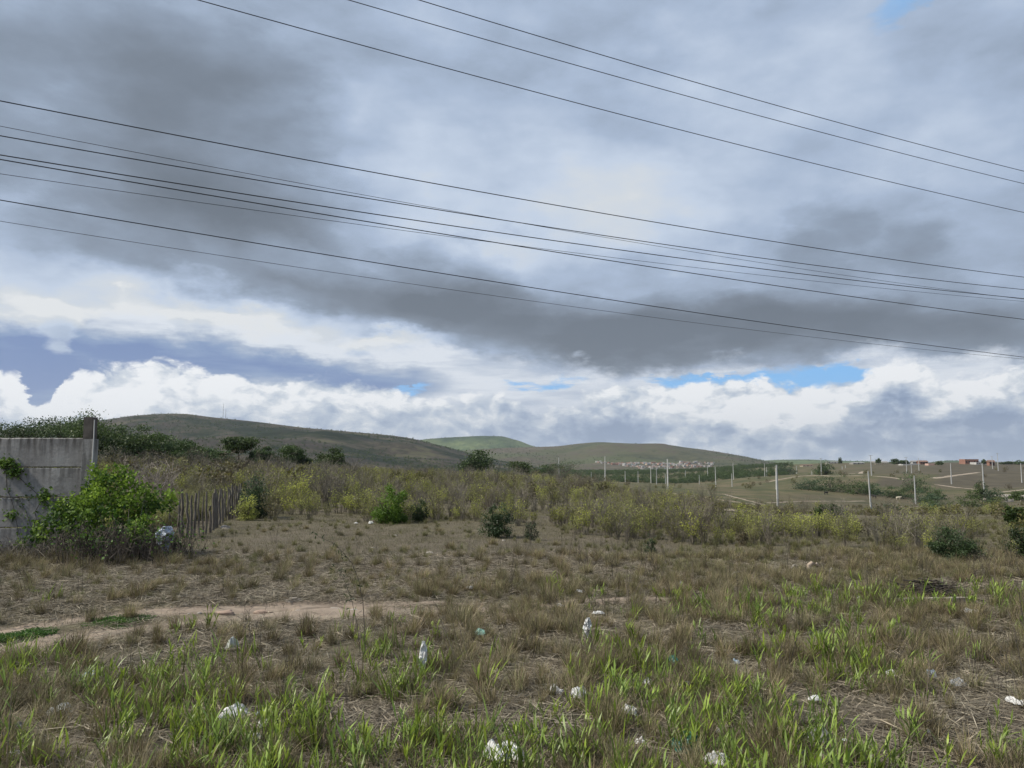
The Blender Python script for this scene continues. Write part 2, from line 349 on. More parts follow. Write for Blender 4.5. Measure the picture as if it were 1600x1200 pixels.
M['turf'] = leafmat('short_grass', (.075, .067, .038), (.265, .245, .14), .2, .7, .3)
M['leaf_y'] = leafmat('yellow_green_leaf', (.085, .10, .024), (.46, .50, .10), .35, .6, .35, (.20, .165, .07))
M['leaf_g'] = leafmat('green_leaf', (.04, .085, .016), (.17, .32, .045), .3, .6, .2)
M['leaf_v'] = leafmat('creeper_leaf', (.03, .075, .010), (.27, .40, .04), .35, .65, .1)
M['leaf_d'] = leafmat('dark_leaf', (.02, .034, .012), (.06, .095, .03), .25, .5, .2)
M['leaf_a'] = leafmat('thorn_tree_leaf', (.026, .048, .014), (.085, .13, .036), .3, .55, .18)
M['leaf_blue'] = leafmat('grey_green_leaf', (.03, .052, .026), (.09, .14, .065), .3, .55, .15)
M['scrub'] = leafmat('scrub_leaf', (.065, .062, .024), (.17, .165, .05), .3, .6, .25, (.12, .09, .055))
M['twig'] = leafmat('grey_twig', (.075, .064, .048), (.20, .178, .138), 0, .85, .2)
M['twig_d'] = leafmat('dark_twig', (.03, .026, .02), (.13, .108, .085), 0, .85, .2)
M['weed'] = leafmat('creeping_weed', (.04, .10, .018), (.10, .20, .035), .3, .5, .15)
M['bark'] = plain('bark', (.13, .10, .08), (.06, .05, .04), 14, .9, .6)
M['concrete'] = plain('pole_concrete', (.52, .52, .50), (.40, .40, .39), 3, .85, .1)
M['wire'] = plain('cable_sheath', (.02, .02, .022), None, 3, .5)
M['stone'] = plain('pale_stone', (.42, .38, .33), (.26, .23, .20), 9, .85, .5)

# ------------------------------------------------------------------ ground material
def ground_mat():
    m, t = mat('open_ground'); co = t.node('ShaderNodeTexCoord').outputs['Object']
    at_ = lambda nme: t.node('ShaderNodeAttribute', attribute_name=nme).outputs['Fac']
    n1 = t.noise(co, .35, 5, .6); n2 = t.noise(co, 3.0, 6, .65); n3 = t.noise(co, 26, 5, .7); nf = t.noise(co, .03, 5, .6); ng = t.noise(co, .11, 6, .7)
    soil = t.ramp(n2, [(.25, (.045, .036, .026)), (.45, (.095, .078, .058)), (.6, (.14, .117, .088)), (.78, (.21, .18, .14))])
    lit_ = t.ramp(n3, [(.3, (.04, .034, .025)), (.5, (.12, .103, .076)), (.7, (.25, .22, .17))])
    near = t.mix(t.map(n2, .35, .62), lit_, soil)
    olive = t.ramp(t.noise(co, 7, 6, .7), [(.3, (.045, .045, .024)), (.5, (.10, .096, .048)), (.72, (.21, .19, .105))])
    near = t.mix(t.m('MULTIPLY', at_('green'), t.map(n1, .38, .62, .35, 1.0)), near, olive)
    dirt = t.ramp(t.noise(co, 5, 6, .6), [(.25, (.20, .155, .12)), (.5, (.28, .225, .175)), (.75, (.36, .30, .24))])
    dirt = t.mix(t.map(t.noise(co, 40, 3, .6), .62, .75, 0, .5), dirt, (.40, .34, .28))
    near = t.mix(at_('rut'), near, dirt)
    far = t.ramp(t.m('ADD', t.m('MULTIPLY', ng, .7), t.m('MULTIPLY', nf, .3)), [(.34, (.04, .046, .022)), (.45, (.066, .070, .032)), (.55, (.108, .098, .05)), (.68, (.15, .128, .075))])
    far = t.mix(t.map(nf, .45, .65, 0, .5), far, (.13, .095, .07))
    plo = t.ramp(t.noise(co, .09, 6, .7), [(.3, (.055, .048, .034)), (.55, (.085, .073, .05)), (.75, (.12, .105, .068))])
    far = t.mix(at_('plough'), far, plo)
    c = t.mix(at_('far'), near, far)
    bh = t.m('ADD', t.m('MULTIPLY', n2, .6), t.m('MULTIPLY', n3, .5))
    nb = t.node('ShaderNodeBump', {'Strength': .9, 'Distance': .04, 'Height': bh}).outputs[0]
    finish(t, t.node('ShaderNodeBsdfPrincipled', {'Base Color': c, 'Roughness': .95, 'Specular IOR Level': .15, 'Normal': nb}).outputs[0]); return m
M['ground'] = ground_mat()
def grass_amount(x, y):                       # how green the open ground is
    r = np.hypot(x, y); n_ = fbm(x, y, 2.2, 3, 31)
    base = .25 + .55*(1-sstep(np.abs(y-9.6), .6, 1.7)) + .5*sstep(x, 0, 5)*(1-sstep(r, 12, 18))
    base = base + .5*sstep(y, 20, 45) - .35*(sstep(y, 10.5, 11.5)*(1-sstep(y, 17, 22)))*(1-sstep(x, 2, 6))
    return np.clip(base + (n_-.5)*1.3, 0, 1)
# the ground: one sheet from the camera's feet to beyond the hills
th = np.concatenate([np.radians(np.arange(-180, -46, 3.0)), np.radians(np.linspace(-46, 46, 400)), np.radians(np.arange(49, 180, 3.0))])
TH, RR = np.meshgrid(th, LAND_R); gx = (RR*np.sin(TH)).ravel(); gy = (RR*np.cos(TH)).ravel()
gz = land(gx, gy)
nr, nt_ = RR.shape
mb = MB(); ii, jj = np.meshgrid(np.arange(nr-1), np.arange(nt_), indexing='ij'); j2 = (jj+1) % nt_
F = np.stack([ii*nt_+jj, ii*nt_+j2, (ii+1)*nt_+j2, (ii+1)*nt_+jj], -1).reshape(-1, 4)[:, ::-1]
mb.add(np.stack([gx, gy, gz], 1), F)
c0 = mb.n; mb.add([(0, 0, float(gz[:nt_].mean()))], np.zeros((0, 4), int))
mb.f.append(np.array([(c0, (j+1) % nt_, j) for j in range(nt_)])); mb.mi.append(np.zeros(nt_, int))
ground = tag(mb.build('ground', M['ground'], smooth=True), kind='structure')
gpx, gpy = project(gx, gy, gz)
def setattr_(o, nme, val):
    a = o.data.attributes.new(nme, 'FLOAT', 'POINT'); a.data.foreach_set('value', np.append(val, val[0]).astype(np.float32))
wob = 30*(fbm(gx, gy, 60, 3, 44)-.5)
pl = sstep(gpx+wob, 1445, 1475)*(1-sstep(gpy+wob*.06, 760, 768))*sstep(gy, 120, 160)
pl = np.maximum(pl, sstep(gpx+wob, 1360, 1375)*(1-sstep(gpx, 1425, 1440))*(1-sstep(gpy, 758, 763))*sstep(gpy, 744, 748)*sstep(gy, 120, 160))
pl = np.maximum(pl, .8*sstep(gpx+wob, 1250, 1420)*sstep(gy, 300, 380)*(1-sstep(gpy, 738, 744)))
pl = np.maximum(pl, .45*sstep(gpx, 1180, 1300)*sstep(gpy, 770, 776)*(1-sstep(gpy, 792, 798))*sstep(gy, 90, 120))
setattr_(ground, 'green', grass_amount(gx, gy)); setattr_(ground, 'rut', rut(gx, gy)); setattr_(ground, 'plough', pl*(gy > 100)); setattr_(ground, 'far', sstep(RR.ravel(), 26, 60))

# ------------------------------------------------------------------ hills
def hill_mat(name, cols, sc, patch, shrubs=.5):
    m, t = mat(name); co = t.node('ShaderNodeTexCoord').outputs['Object']
    a = t.noise(co, sc, 8, .66); b = t.noise(co, sc*7, 5, .65); e = t.noise(co, sc*.3, 5, .6)
    v = t.m('ADD', t.m('MULTIPLY', a, .6), t.m('ADD', t.m('MULTIPLY', b, .35), t.m('MULTIPLY', t.m('SUBTRACT', e, .5), .7)))
    c = t.ramp(v, [(p_, c_) for p_, c_ in cols])
    c = t.mix(t.map(t.noise(co, sc*.55, 6, .6), .5, .62, 0, .75), c, patch)
    finish(t, t.node('ShaderNodeBsdfPrincipled', {'Base Color': c, 'Roughness': .95, 'Specular IOR Level': .1}).outputs[0]); return m
HILLS = []
def hill(name, ridge, Dr, zf, Df, mt, nx=240, rough=.45, ridges=6, seed=1):
    rx = np.array([p[0] for p in ridge], float); ry = np.array([p[1] for p in ridge], float)
    X0 = rx[0]; X1 = rx[-1]; xs = np.linspace(X0, X1, nx); yt = np.interp(xs, rx, ry)
    k = np.ones(9)/9; yt = np.convolve(np.pad(yt, 4, 'edge'), k, 'valid')
    zr = np.array([at(a, b, Dr).z for a, b in zip(xs, yt)]); tu = np.array([ray(a, 700).x/ray(a, 700).y for a in xs])
    ts = np.concatenate([np.linspace(0, 1, 46), np.linspace(1, 1.8, 14)[1:]])
    def surf(i, t_):
        Dm = Df+(Dr-Df)*t_
        f = np.where(t_ <= 1, .5*t_**1.5 + .5*t_**.8*np.sin(np.pi/2*np.minimum(t_, 1)), 1-(t_-1)*1.3)
        x = tu[i]*Dm; g_ = fbm(x+seed*777, Dm, (Dr-Df)*.25, 4, seed)-.5
        return x, Dm, zf + (zr[i]-zf)*(f + rough*2*g_*np.sin(np.pi*np.clip(t_, 0, 1)))
    I, T_ = np.meshgrid(np.arange(nx), ts); x, y, z = surf(I.ravel(), T_.ravel())
    b = MB(); a_, c_ = np.meshgrid(np.arange(len(ts)-1), np.arange(nx-1), indexing='ij')
    b.add(np.stack([x, y, z], 1), np.stack([a_*nx+c_, a_*nx+c_+1, (a_+1)*nx+c_+1, (a_+1)*nx+c_], -1).reshape(-1, 4))
    o = tag(b.build(name, mt, smooth=True), kind='structure')
    def pos(px, t_):
        i = int(np.clip(round((px-X0)/(X1-X0)*(nx-1)), 0, nx-1)); q = surf(np.array([i]), np.array([float(t_)])); return Vector((q[0][0], q[1][0], q[2][0]))
    return o, pos, surf, nx, X0, X1
HM1 = hill_mat('hill_scrub_purple', [(.40, (.010, .018, .010)), (.455, (.028, .034, .019)), (.51, (.052, .044, .036)), (.58, (.080, .078, .044))], .012, (.042, .035, .034))
HM2 = hill_mat('hill_green', [(.36, (.02, .045, .018)), (.48, (.06, .09, .035)), (.57, (.11, .14, .055)), (.7, (.16, .18, .09))], .006, (.10, .13, .05))
HM3 = hill_mat('hill_brown', [(.36, (.035, .042, .024)), (.46, (.08, .08, .045)), (.52, (.07, .060, .044)), (.60, (.11, .097, .066))], .005, (.065, .08, .036))
H5 = hill('hill_far_right', [(1120, 722), (1180, 720), (1220, 718.3), (1262, 717.8), (1300, 719.5), (1400, 722), (1450, 723), (1480, 719), (1500, 720), (1540, 722.5), (1600, 721), (1750, 716)], 3800, -25, 2300, HM2, seed=5)
H4 = hill('hill_far_blue', [(1090, 716), (1130, 711), (1150, 711), (1163, 712.5), (1185, 718), (1210, 723)], 8000, -30, 6500, HM3, 60, seed=4)
H2 = hill('hill_far_green', [(560, 700), (640, 690), (665, 686), (700, 683.5), (750, 681), (785, 681.5), (815, 690), (832, 697), (870, 706), (920, 712)], 4300, -20, 3300, HM2, seed=2)
H3 = hill('hill_middle', [(600, 722), (680, 710), (720, 704), (770, 700.5), (830, 698.5), (870, 697.5), (900, 693.5), (935, 690.5), (965, 692), (1000, 693.5), (1020, 692.5), (1045, 695), (1070, 699), (1100, 702.5), (1140, 709), (1175, 716), (1200, 721), (1240, 728)], 2700, -14, 1500, HM3, seed=3)
H1 = hill('hill_left', [(-420, 700), (-200, 690), (0, 672), (100, 662), (170, 655), (200, 650), (240, 647), (285, 646), (330, 652), (400, 659), (470, 668), (540, 674), (600, 679), (640, 684), (680, 694), (715, 703), (745, 712), (790, 722), (850, 733)], 1600, -9, 560, HM1, 340, seed=1)

# ------------------------------------------------------------------ plants: builders
def blades(b, rg, n, length, width, spread, lean, curve=.35, segs=3, base_r=.03, t=(.0, 1.0), mi=0, c=(0, 0)):
    """n grass blades fanning out of one clump, each a narrow bent strip"""
    an = rg.uniform(0, 2*np.pi, n); L = length*rg.uniform(.55, 1.15, n); wd = width*rg.uniform(.6, 1.2, n)
    ln = np.clip(rg.normal(lean, spread, n), 0, 1.45); br = base_r*np.sqrt(rg.uniform(0, 1, n)); tt = rg.uniform(t[0], t[1], n); cu = curve*rg.uniform(.2, 1.6, n)
    out = np.stack([np.cos(an), np.sin(an)], 1); side = np.stack([-np.sin(an), np.cos(an)], 1)
    tw = rg.uniform(-.9, .9, n); sd = side*np.cos(tw)[:, None]+out*np.sin(tw)[:, None]
    a0 = rg.uniform(0, 2*np.pi, n); P0 = np.stack([c[0]+br*np.cos(a0), c[1]+br*np.sin(a0), -.02+0*an], 1)
    rows = []; pos = P0.copy(); ang = ln.copy()
    for k in range(segs+1):
        f = k/segs; hw = wd*.5*(1-f**2.2)*(1 if k else .7)
        if k == segs: rows.append(pos[:, None]); break
        s3 = np.concatenate([sd*hw[:, None], np.zeros((n, 1))], 1)
        rows.append(np.stack([pos-s3, pos+s3], 1))
        st = L/segs; pos = pos + np.concatenate([out*(np.sin(ang)*st)[:, None], (np.cos(ang)*st)[:, None]], 1); ang = ang + cu/segs*2
    V_ = np.concatenate(rows, 1); k = V_.shape[1]; off = np.arange(n)[:, None]*k
    q = np.array([(2*i, 2*i+1, 2*i+3, 2*i+2) for i in range(segs-1)]); Q = (off[:, :, None]+q[None]).reshape(-1, 4)
    T3 = (off + np.array([(2*segs-2, 2*segs-1, 2*segs)])).reshape(-1, 3)
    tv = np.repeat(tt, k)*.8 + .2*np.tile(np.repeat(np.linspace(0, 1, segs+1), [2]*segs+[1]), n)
    n0 = b.n; b.add(V_.reshape(-1, 3), Q, tv, mi); b.f.append(T3+n0); b.mi.append(np.full(len(T3), mi))
def dome(rg, n, w, h, power=.5):              # random points inside a dome shaped crown, denser at the skin
    d = unit(rg.normal(size=(n, 3))); d[:, 2] = np.abs(d[:, 2])*1.0; r = rg.uniform(0, 1, n)**power
    return d*r[:, None]*np.array([w/2, w/2, h])
def leaf_quads(b, rg, c, size, t, mi=0, droop=0.0, aspect=.5):
    n = len(c); a = unit(rg.normal(size=(n, 3)) + np.array([0, 0, -droop])); u = unit(np.cross(a, rg.normal(size=(n, 3))))
    s_ = size*rg.uniform(.6, 1.25, n)[:, None]; b.quads(c, a*s_*.5, u*s_*.5*aspect, t, mi)
def leafy_shrub(seed, h=.9, w=.8, nst=16, nleaf=420, ls=.045, clump=0.0):
    rg = np.random.default_rng(seed); st = MB(); lf = MB(); C = []
    for i in range(nst):
        a = rg.uniform(0, 6.28); r0 = .16*w*rg.uniform(0, 1); r1 = w*.5*rg.uniform(.2, 1)**.8; hh = h*rg.uniform(.6, 1.05)*(1-.3*(r1/(w*.5))**2)
        k = np.linspace(0, 1, 6)[:, None]; p0 = np.array([r0*np.cos(a), r0*np.sin(a), -.03]); p1 = np.array([r1*np.cos(a+.3), r1*np.sin(a+.3), hh])
        P = p0+(p1-p0)*np.concatenate([k**1.3, k**1.3, k], 1) + rg.normal(0, .018, (6, 3))*k
        st.tube(P, np.linspace(.007, .0025, 6), 3, rg.uniform(.1, .9))
        for _ in range(rg.integers(2, 5)):
            j = rg.integers(2, 5); d = unit(np.array([rg.normal(), rg.normal(), .9]))*h*rg.uniform(.12, .28)
            Q = np.stack([P[j], P[j]+d*.55, P[j]+d+np.array([0, 0, .02])]); st.tube(Q, [.0035, .0025, .0015], 3, rg.uniform(.2, 1)); C.append(Q[1:]); C.append((Q[1:]+Q[:-1])/2)
        C.append(P[2:]); C.append((P[3:]+P[2:-1])/2)
    C = np.concatenate(C); pick = C[rg.integers(0, len(C), nleaf)] + rg.normal(0, .03, (nleaf, 3)); pick[:, 2] = np.maximum(pick[:, 2], .02)
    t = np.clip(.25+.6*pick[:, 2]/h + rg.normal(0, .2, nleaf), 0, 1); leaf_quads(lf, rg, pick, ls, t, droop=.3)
    return st, lf
def bare_shrub(seed, h=.9, w=.8, nst=12, sub=4, fine=3):
    rg = np.random.default_rng(seed); st = MB()
    for i in range(nst):
        a = rg.uniform(0, 6.28); r1 = w*.5*rg.uniform(.15, 1); hh = h*rg.uniform(.6, 1.05); t = rg.uniform(0, 1)
        P = [np.array([.05*np.cos(a), .05*np.sin(a), -.03])]
        for k in range(1, 5): f = k/4; P.append(np.array([r1*f*np.cos(a), r1*f*np.sin(a), hh*f**.85]) + rg.normal(0, .022*h, 3))
        P = np.array(P); st.tube(P, np.linspace(.010, .003, 5)*h, 3, t)
        for _ in range(sub):
            j = rg.integers(1, 5); d = unit(np.array([np.cos(a)*.5+rg.normal(0, .7), np.sin(a)*.5+rg.normal(0, .7), .9]))*h*rg.uniform(.18, .38); Q = np.stack([P[j], P[j]+d*.5+rg.normal(0, .01, 3), P[j]+d]); st.tube(Q, np.array([.0045, .003, .002])*h, 3, t)
            for _ in range(fine):
                e = unit(d+rg.normal(0, .45, 3)*np.linalg.norm(d)*1.4)*h*rg.uniform(.08, .2); s = Q[rg.integers(1, 3)]; st.tube(np.stack([s, s+e]), [.0028*h, .0015*h], 3, t)
    return st
def far_bush(seed, w=1.6, h=1.3, n=170, ls=.16, holes=.5):
    rg = np.random.default_rng(seed); b = MB(); k = rg.integers(3, 6); cs = np.stack([rg.uniform(-.3, .3, k)*w, rg.uniform(-.3, .3, k)*w, rg.uniform(.2, .55, k)*h], 1)
    i = rg.integers(0, k, n); c = cs[i]+unit(rg.normal(size=(n, 3)))*rg.uniform(.5, 1, n)[:, None]*np.array([w*.3, w*.3, h*.42]); c[:, 2] = np.maximum(c[:, 2], .03)
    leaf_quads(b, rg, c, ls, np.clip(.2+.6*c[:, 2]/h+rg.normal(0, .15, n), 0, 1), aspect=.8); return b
def tree(seed, h, w, kind='round', nleaf=3200, ls=.14, nl=7, trunk_h=None, trunk_r=None):
    """trunk with limbs, and a crown of leaf sprays gathered on the limb ends"""
    rg = np.random.default_rng(seed); tr = MB(); cr = MB(); th_ = trunk_h or (h*.38 if kind == 'umbrella' else h*.28); r0 = trunk_r or h*.03
    P = np.array([[0, 0, -.15], [.02*h, .01*h, th_*.5], [-.01*h, .015*h, th_]]); tr.tube(P, [r0*1.25, r0, r0*.8], 7, .5, cap=True); ends = []
    for i in range(nl):
        a = i/nl*6.28+rg.uniform(-.4, .4); rr = w*.5*rg.uniform(.45, .9)
        z1 = h*(rg.uniform(.68, .9) if kind == 'umbrella' else rg.uniform(.4, .92)); e = np.array([rr*np.cos(a), rr*np.sin(a), z1]); 
        if kind == 'round' and z1 > .75*h: e[:2] *= .5
        m_ = P[2]*.5+e*.5+np.array([0, 0, -.03*h])+rg.normal(0, .03*h, 3); Q = np.stack([P[2]+[0, 0, -.02*h], (P[2]+m_)/2+rg.normal(0, .015*h, 3), m_, e])
        tr.tube(Q, r0*np.array([.6, .45, .33, .12]), 5, .5); ends += [e, m_*.35+e*.65]
        for _ in range(4):
            s = Q[rg.integers(1, 4)]; d = unit(np.array([rg.normal(), rg.normal(), rg.uniform(0, .9)]))*w*rg.uniform(.12, .26); q = np.stack([s, s+d*.5+rg.normal(0, .02*h, 3), s+d]); q[:, 2] = np.minimum(q[:, 2], h*.95)
            tr.tube(q, r0*np.array([.22, .14, .06]), 3, .5); ends.append(q[2])
    ends = np.array(ends); k = len(ends); per = nleaf//k; sz = rg.uniform(.6, 1.25, k)
    sx = w*.17; sz_ = h*(.07 if kind == 'umbrella' else .11)
    for j in range(k):
        m_ = int(per*sz[j]); c = ends[j]+rg.normal(size=(m_, 3))*np.array([sx, sx, sz_])*sz[j]*.8; c[:, 2] = np.clip(c[:, 2], h*.08, h*1.03)
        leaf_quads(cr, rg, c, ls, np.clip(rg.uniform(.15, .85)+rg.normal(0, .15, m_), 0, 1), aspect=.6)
    return tr, cr

# grass and litter clumps, only ever used inside the big 'stuff' scatters
RG = np.random.default_rng(7)
def clump(fn):
    b = MB(); fn(b); return b
def lib(name, mbs, mats): return [(name, x.mesh(name, mats)) for x in mbs]
def mk_green(s):
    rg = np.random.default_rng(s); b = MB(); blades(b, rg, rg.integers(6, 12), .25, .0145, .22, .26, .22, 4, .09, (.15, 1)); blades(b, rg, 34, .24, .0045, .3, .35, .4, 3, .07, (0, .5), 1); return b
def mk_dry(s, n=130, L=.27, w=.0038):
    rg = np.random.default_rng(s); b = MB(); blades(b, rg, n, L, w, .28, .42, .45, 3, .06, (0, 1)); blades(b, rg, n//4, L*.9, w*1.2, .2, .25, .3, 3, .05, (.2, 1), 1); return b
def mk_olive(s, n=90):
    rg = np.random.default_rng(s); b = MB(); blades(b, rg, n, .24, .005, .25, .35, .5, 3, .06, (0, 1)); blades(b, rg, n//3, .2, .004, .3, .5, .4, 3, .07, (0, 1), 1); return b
def mk_litter(s, n=95, R_=.32):
    rg = np.random.default_rng(s); b = MB(); c = rg.uniform(-R_, R_, (n, 3)); c[:, 2] = rg.uniform(.004, .03, n); a = rg.uniform(0, 6.28, n); L = rg.uniform(.03, .13, n)
    d = np.stack([np.cos(a)*L, np.sin(a)*L, rg.normal(0, .012, n)], 1); u = np.stack([-np.sin(a), np.cos(a), rg.normal(0, .4, n)], 1)*rg.uniform(.0012, .0034, n)[:, None]; b.quads(c, d, u, rg.uniform(0, 1, n)); return b
def mk_turf(s, n=60, L=.07, R_=.2, w=.0035):
    rg = np.random.default_rng(s); b = MB(); blades(b, rg, n, L, w, .5, .75, .6, 2, R_, (0, 1)); return b
def mk_stalk(s):
    rg = np.random.default_rng(s); b = MB()
    for i in range(rg.integers(3, 7)):
        h = rg.uniform(.25, .6); a = rg.uniform(0, 6.28); r = rg.uniform(0, .09); l = rg.uniform(0, .14); P = np.array([[r*np.cos(a), r*np.sin(a), -.02], [r*np.cos(a)+l*.3, r*np.sin(a), h*.5], [r*np.cos(a)+l, r*np.sin(a)+l*.3, h]]); P[:, :2] = P[:, :2] @ np.array([[np.cos(a), np.sin(a)], [-np.sin(a), np.cos(a)]])
        b.tube(P, [.0028, .002, .001], 3, rg.uniform(0, 1))
        for _ in range(4): f = rg.uniform(.4, 1); s0 = P[1]*(1-f)+P[2]*f; e = s0+np.array([rg.normal(0, .03), rg.normal(0, .03), rg.uniform(.02, .07)]); b.tube(np.stack([s0, e]), [.0015, .001], 3, .5)
    return b
def mk_green2(s):                             # leafy culms: upright stems carrying short broad blades, some broken over
    rg = np.random.default_rng(s); b = MB()
    for i in range(rg.integers(4, 8)):
        a = rg.uniform(0, 6.28); l = rg.uniform(.02, .09); h = rg.uniform(.12, .27); r = rg.uniform(0, .08); x0, y0 = r*math.cos(a), r*math.sin(a); k = rg.uniform(0, 1) < .2
        P = np.array([[x0, y0, -.02], [x0+l*.4*math.cos(a), y0+l*.4*math.sin(a), h*.6], [x0+l*math.cos(a)*(2.2 if k else 1), y0+l*math.sin(a)*(2.2 if k else 1), h*(.55 if k else 1)]]); b.tube(P, [.0028, .0022, .0016], 3, .15)
        n = rg.integers(3, 6); f = rg.uniform(.3, 1, n)[:, None]; c = np.where(f < .6, P[0]+(P[1]-P[0])*f/.6, P[1]+(P[2]-P[1])*(f-.6)/.4); an = rg.uniform(0, 6.28, n); L = rg.uniform(.06, .15, n)[:, None]
        d = np.stack([np.cos(an)*.55, np.sin(an)*.55, rg.uniform(.5, 1.3, n)], 1); d = unit(d)*L; u = np.stack([-np.sin(an), np.cos(an), 0*an], 1)*rg.uniform(.004, .0075, n)[:, None]
        v = np.stack([c-u*.5, c+d*.45+u, c+d*.45-u, c+u*.5], 1); v = np.stack([c+u*.4, c+d*.5+u, c+d+np.array([0, 0, -.012]), c+d*.5-u, c-u*.4], 1).reshape(-1, 3); fa = np.arange(n)[:, None]*5
        t = np.repeat(rg.uniform(.35, 1, n), 5); m0 = b.n; b.add(v, np.concatenate([fa+np.array([[0, 1, 3, 4]])]), t); b.f.append(fa+m0+np.array([[1, 2, 3]])); b.mi.append(np.zeros(n, int))
    blades(b, rg, 30, .2, .0045, .3, .45, .4, 3, .08, (0, 1), 1); return b
L_green = lib('green_clump', [mk_green(s) for s in range(6)]+[mk_green2(300+s) for s in range(9)], [M['green'], M['dry']])
L_dry = lib('dry_clump', [mk_dry(20+s) for s in range(5)], [M['dry'], M['olive']])
L_olive = lib('olive_clump', [mk_olive(40+s) for s in range(5)], [M['olive'], M['dry']])
L_litter = lib('litter_patch', [mk_litter(60+s) for s in range(4)], [M['straw']])
L_turf = lib('turf_patch', [mk_turf(70+s) for s in range(4)], [M['turf']])
L_stalk = lib('stalk', [mk_stalk(80+s) for s in range(5)], [M['twig_d']])
L_weed = lib('weed_patch', [clump(lambda b, s=s: leaf_quads(b, np.random.default_rng(s), np.random.default_rng(s+9).uniform((-.12, -.12, .005), (.12, .12, .035), (130, 3)), .022, np.random.default_rng(s).uniform(0, 1, 130), aspect=.8)) for s in (90, 91, 92)], [M['weed']])
L_scrub = lib('scrub_bush', [far_bush(100+s) for s in range(5)], [M['scrub']])
L_fard = lib('dark_bush', [far_bush(110+s, 2.2, 2.0, 220, .2) for s in range(4)], [M['leaf_a']])
def two(st, lf):                              # one mesh from stems and leaves, for distant copies
    b = MB(); o = st.n
    for v, t in zip(st.v, st.t): b.v.append(v); b.t.append(t)
    for f, m_ in zip(st.f, st.mi): b.f.append(f); b.mi.append(m_)
    for v, t in zip(lf.v, lf.t): b.v.append(v); b.t.append(t)
    for f, m_ in zip(lf.f, lf.mi): b.f.append(f+o); b.mi.append(m_+1)
    b.n = st.n+lf.n; return b
P_leafy = [leafy_shrub(200+s, .85+.06*(s % 3), .62+.08*(s % 4), 15+s % 4*2, 380+40*s) for s in range(7)]
P_bare = [bare_shrub(230+s, .95, .7+.1*(s % 3)) for s in range(6)]
L_leafy = lib('leafy_shrub', [two(*p) for p in P_leafy[:5]], [M['twig'], M['leaf_y']])
L_bare = lib('bare_shrub', [p for p in P_bare[:4]], [M['twig']])

def scatter(name, library, x, y, scale, rg, tilt=.0, label=None, cat=None, z=None, parent=None, sz=None):
    """one object of very many small plants, spread by geometry nodes over measured ground points"""
    n = len(x)
    if z is None: z = land(x, y)
    me = bpy.data.meshes.new(name); me.vertices.add(n); me.vertices.foreach_set('co', np.stack([x, y, z], 1).ravel())
    def at_(nm, ty, v, key='value'):
        a = me.attributes.new(nm, ty, 'POINT'); a.data.foreach_set(key, v)
    at_('rot', 'FLOAT_VECTOR', np.stack([rg.normal(0, tilt, n), rg.normal(0, tilt, n), rg.uniform(0, 6.283, n)], 1).ravel().astype(np.float32), 'vector')
    s3 = np.stack([scale, scale, scale*(rg.uniform(.8, 1.2, n) if sz is None else sz)], 1)
    at_('scl', 'FLOAT_VECTOR', s3.ravel().astype(np.float32), 'vector'); at_('pick', 'INT', rg.integers(0, len(library), n).astype(np.int32))
    me.update(); o = bpy.data.objects.new(name, me); COL.objects.link(o)
    protos = bpy.data.collections.new(name+'_kinds')
    for (nm, m_) in library: protos.objects.link(bpy.data.objects.new(nm, m_))
    g = bpy.data.node_groups.new(name, 'GeometryNodeTree'); g.interface.new_socket('Geometry', in_out='INPUT', socket_type='NodeSocketGeometry'); g.interface.new_socket('Geometry', in_out='OUTPUT', socket_type='NodeSocketGeometry')
    t = NT(g); gi = t.node('NodeGroupInput'); go = t.node('NodeGroupOutput'); ci = t.node('GeometryNodeCollectionInfo', {'Collection': protos, 'Separate Children': True, 'Reset Children': True})
    def na(nm, ty): nd = t.node('GeometryNodeInputNamedAttribute', data_type=ty); nd.inputs[0].default_value = nm; return nd.outputs[0]
    e2r = t.node('FunctionNodeEulerToRotation', {0: na('rot', 'FLOAT_VECTOR')})
    ip = t.node('GeometryNodeInstanceOnPoints', {'Points': gi.outputs[0], 'Instance': ci.outputs[0], 'Pick Instance': True, 'Instance Index': na('pick', 'INT'), 'Rotation': e2r.outputs[0], 'Scale': na('scl', 'FLOAT_VECTOR')})
    t.put(go.inputs[0], ip.outputs[0]); md = o.modifiers.new('spread', 'NODES'); md.node_group = g
    return tag(o, label, cat, kind='stuff')
def wedge(rg, n, D0, D1, half=.74, power=1.0):  # random ground points in the field of view, even per square metre
    D = np.sqrt(rg.uniform(D0**2, D1**2, n)); return D*rg.uniform(-half, half, n), D
def keep(x, y, p, rg): k = rg.uniform(0, 1, len(x)) < p; return x[k], y[k]
WALL_Y = 13.4
def front(x, y):                              # positive beyond the ragged front line of the scrub
    a = np.asarray(x)/np.maximum(y, .1)*FPX+800
    f = np.interp(a, [200, 262, 280, 330, 377, 400, 450, 560, 650, 760, 850, 960, 1100, 1300, 1450, 1540, 1700], [14.2, 16.5, 18.6, 20.8, 24.5, 21.5, 20.5, 21.5, 20.0, 19.0, 18.0, 16.3, 15.3, 14.2, 13.4, 12.6, 12.2])
    return y - f + 1.6*(fbm(x, y, 1.7, 3, 61)-.5)

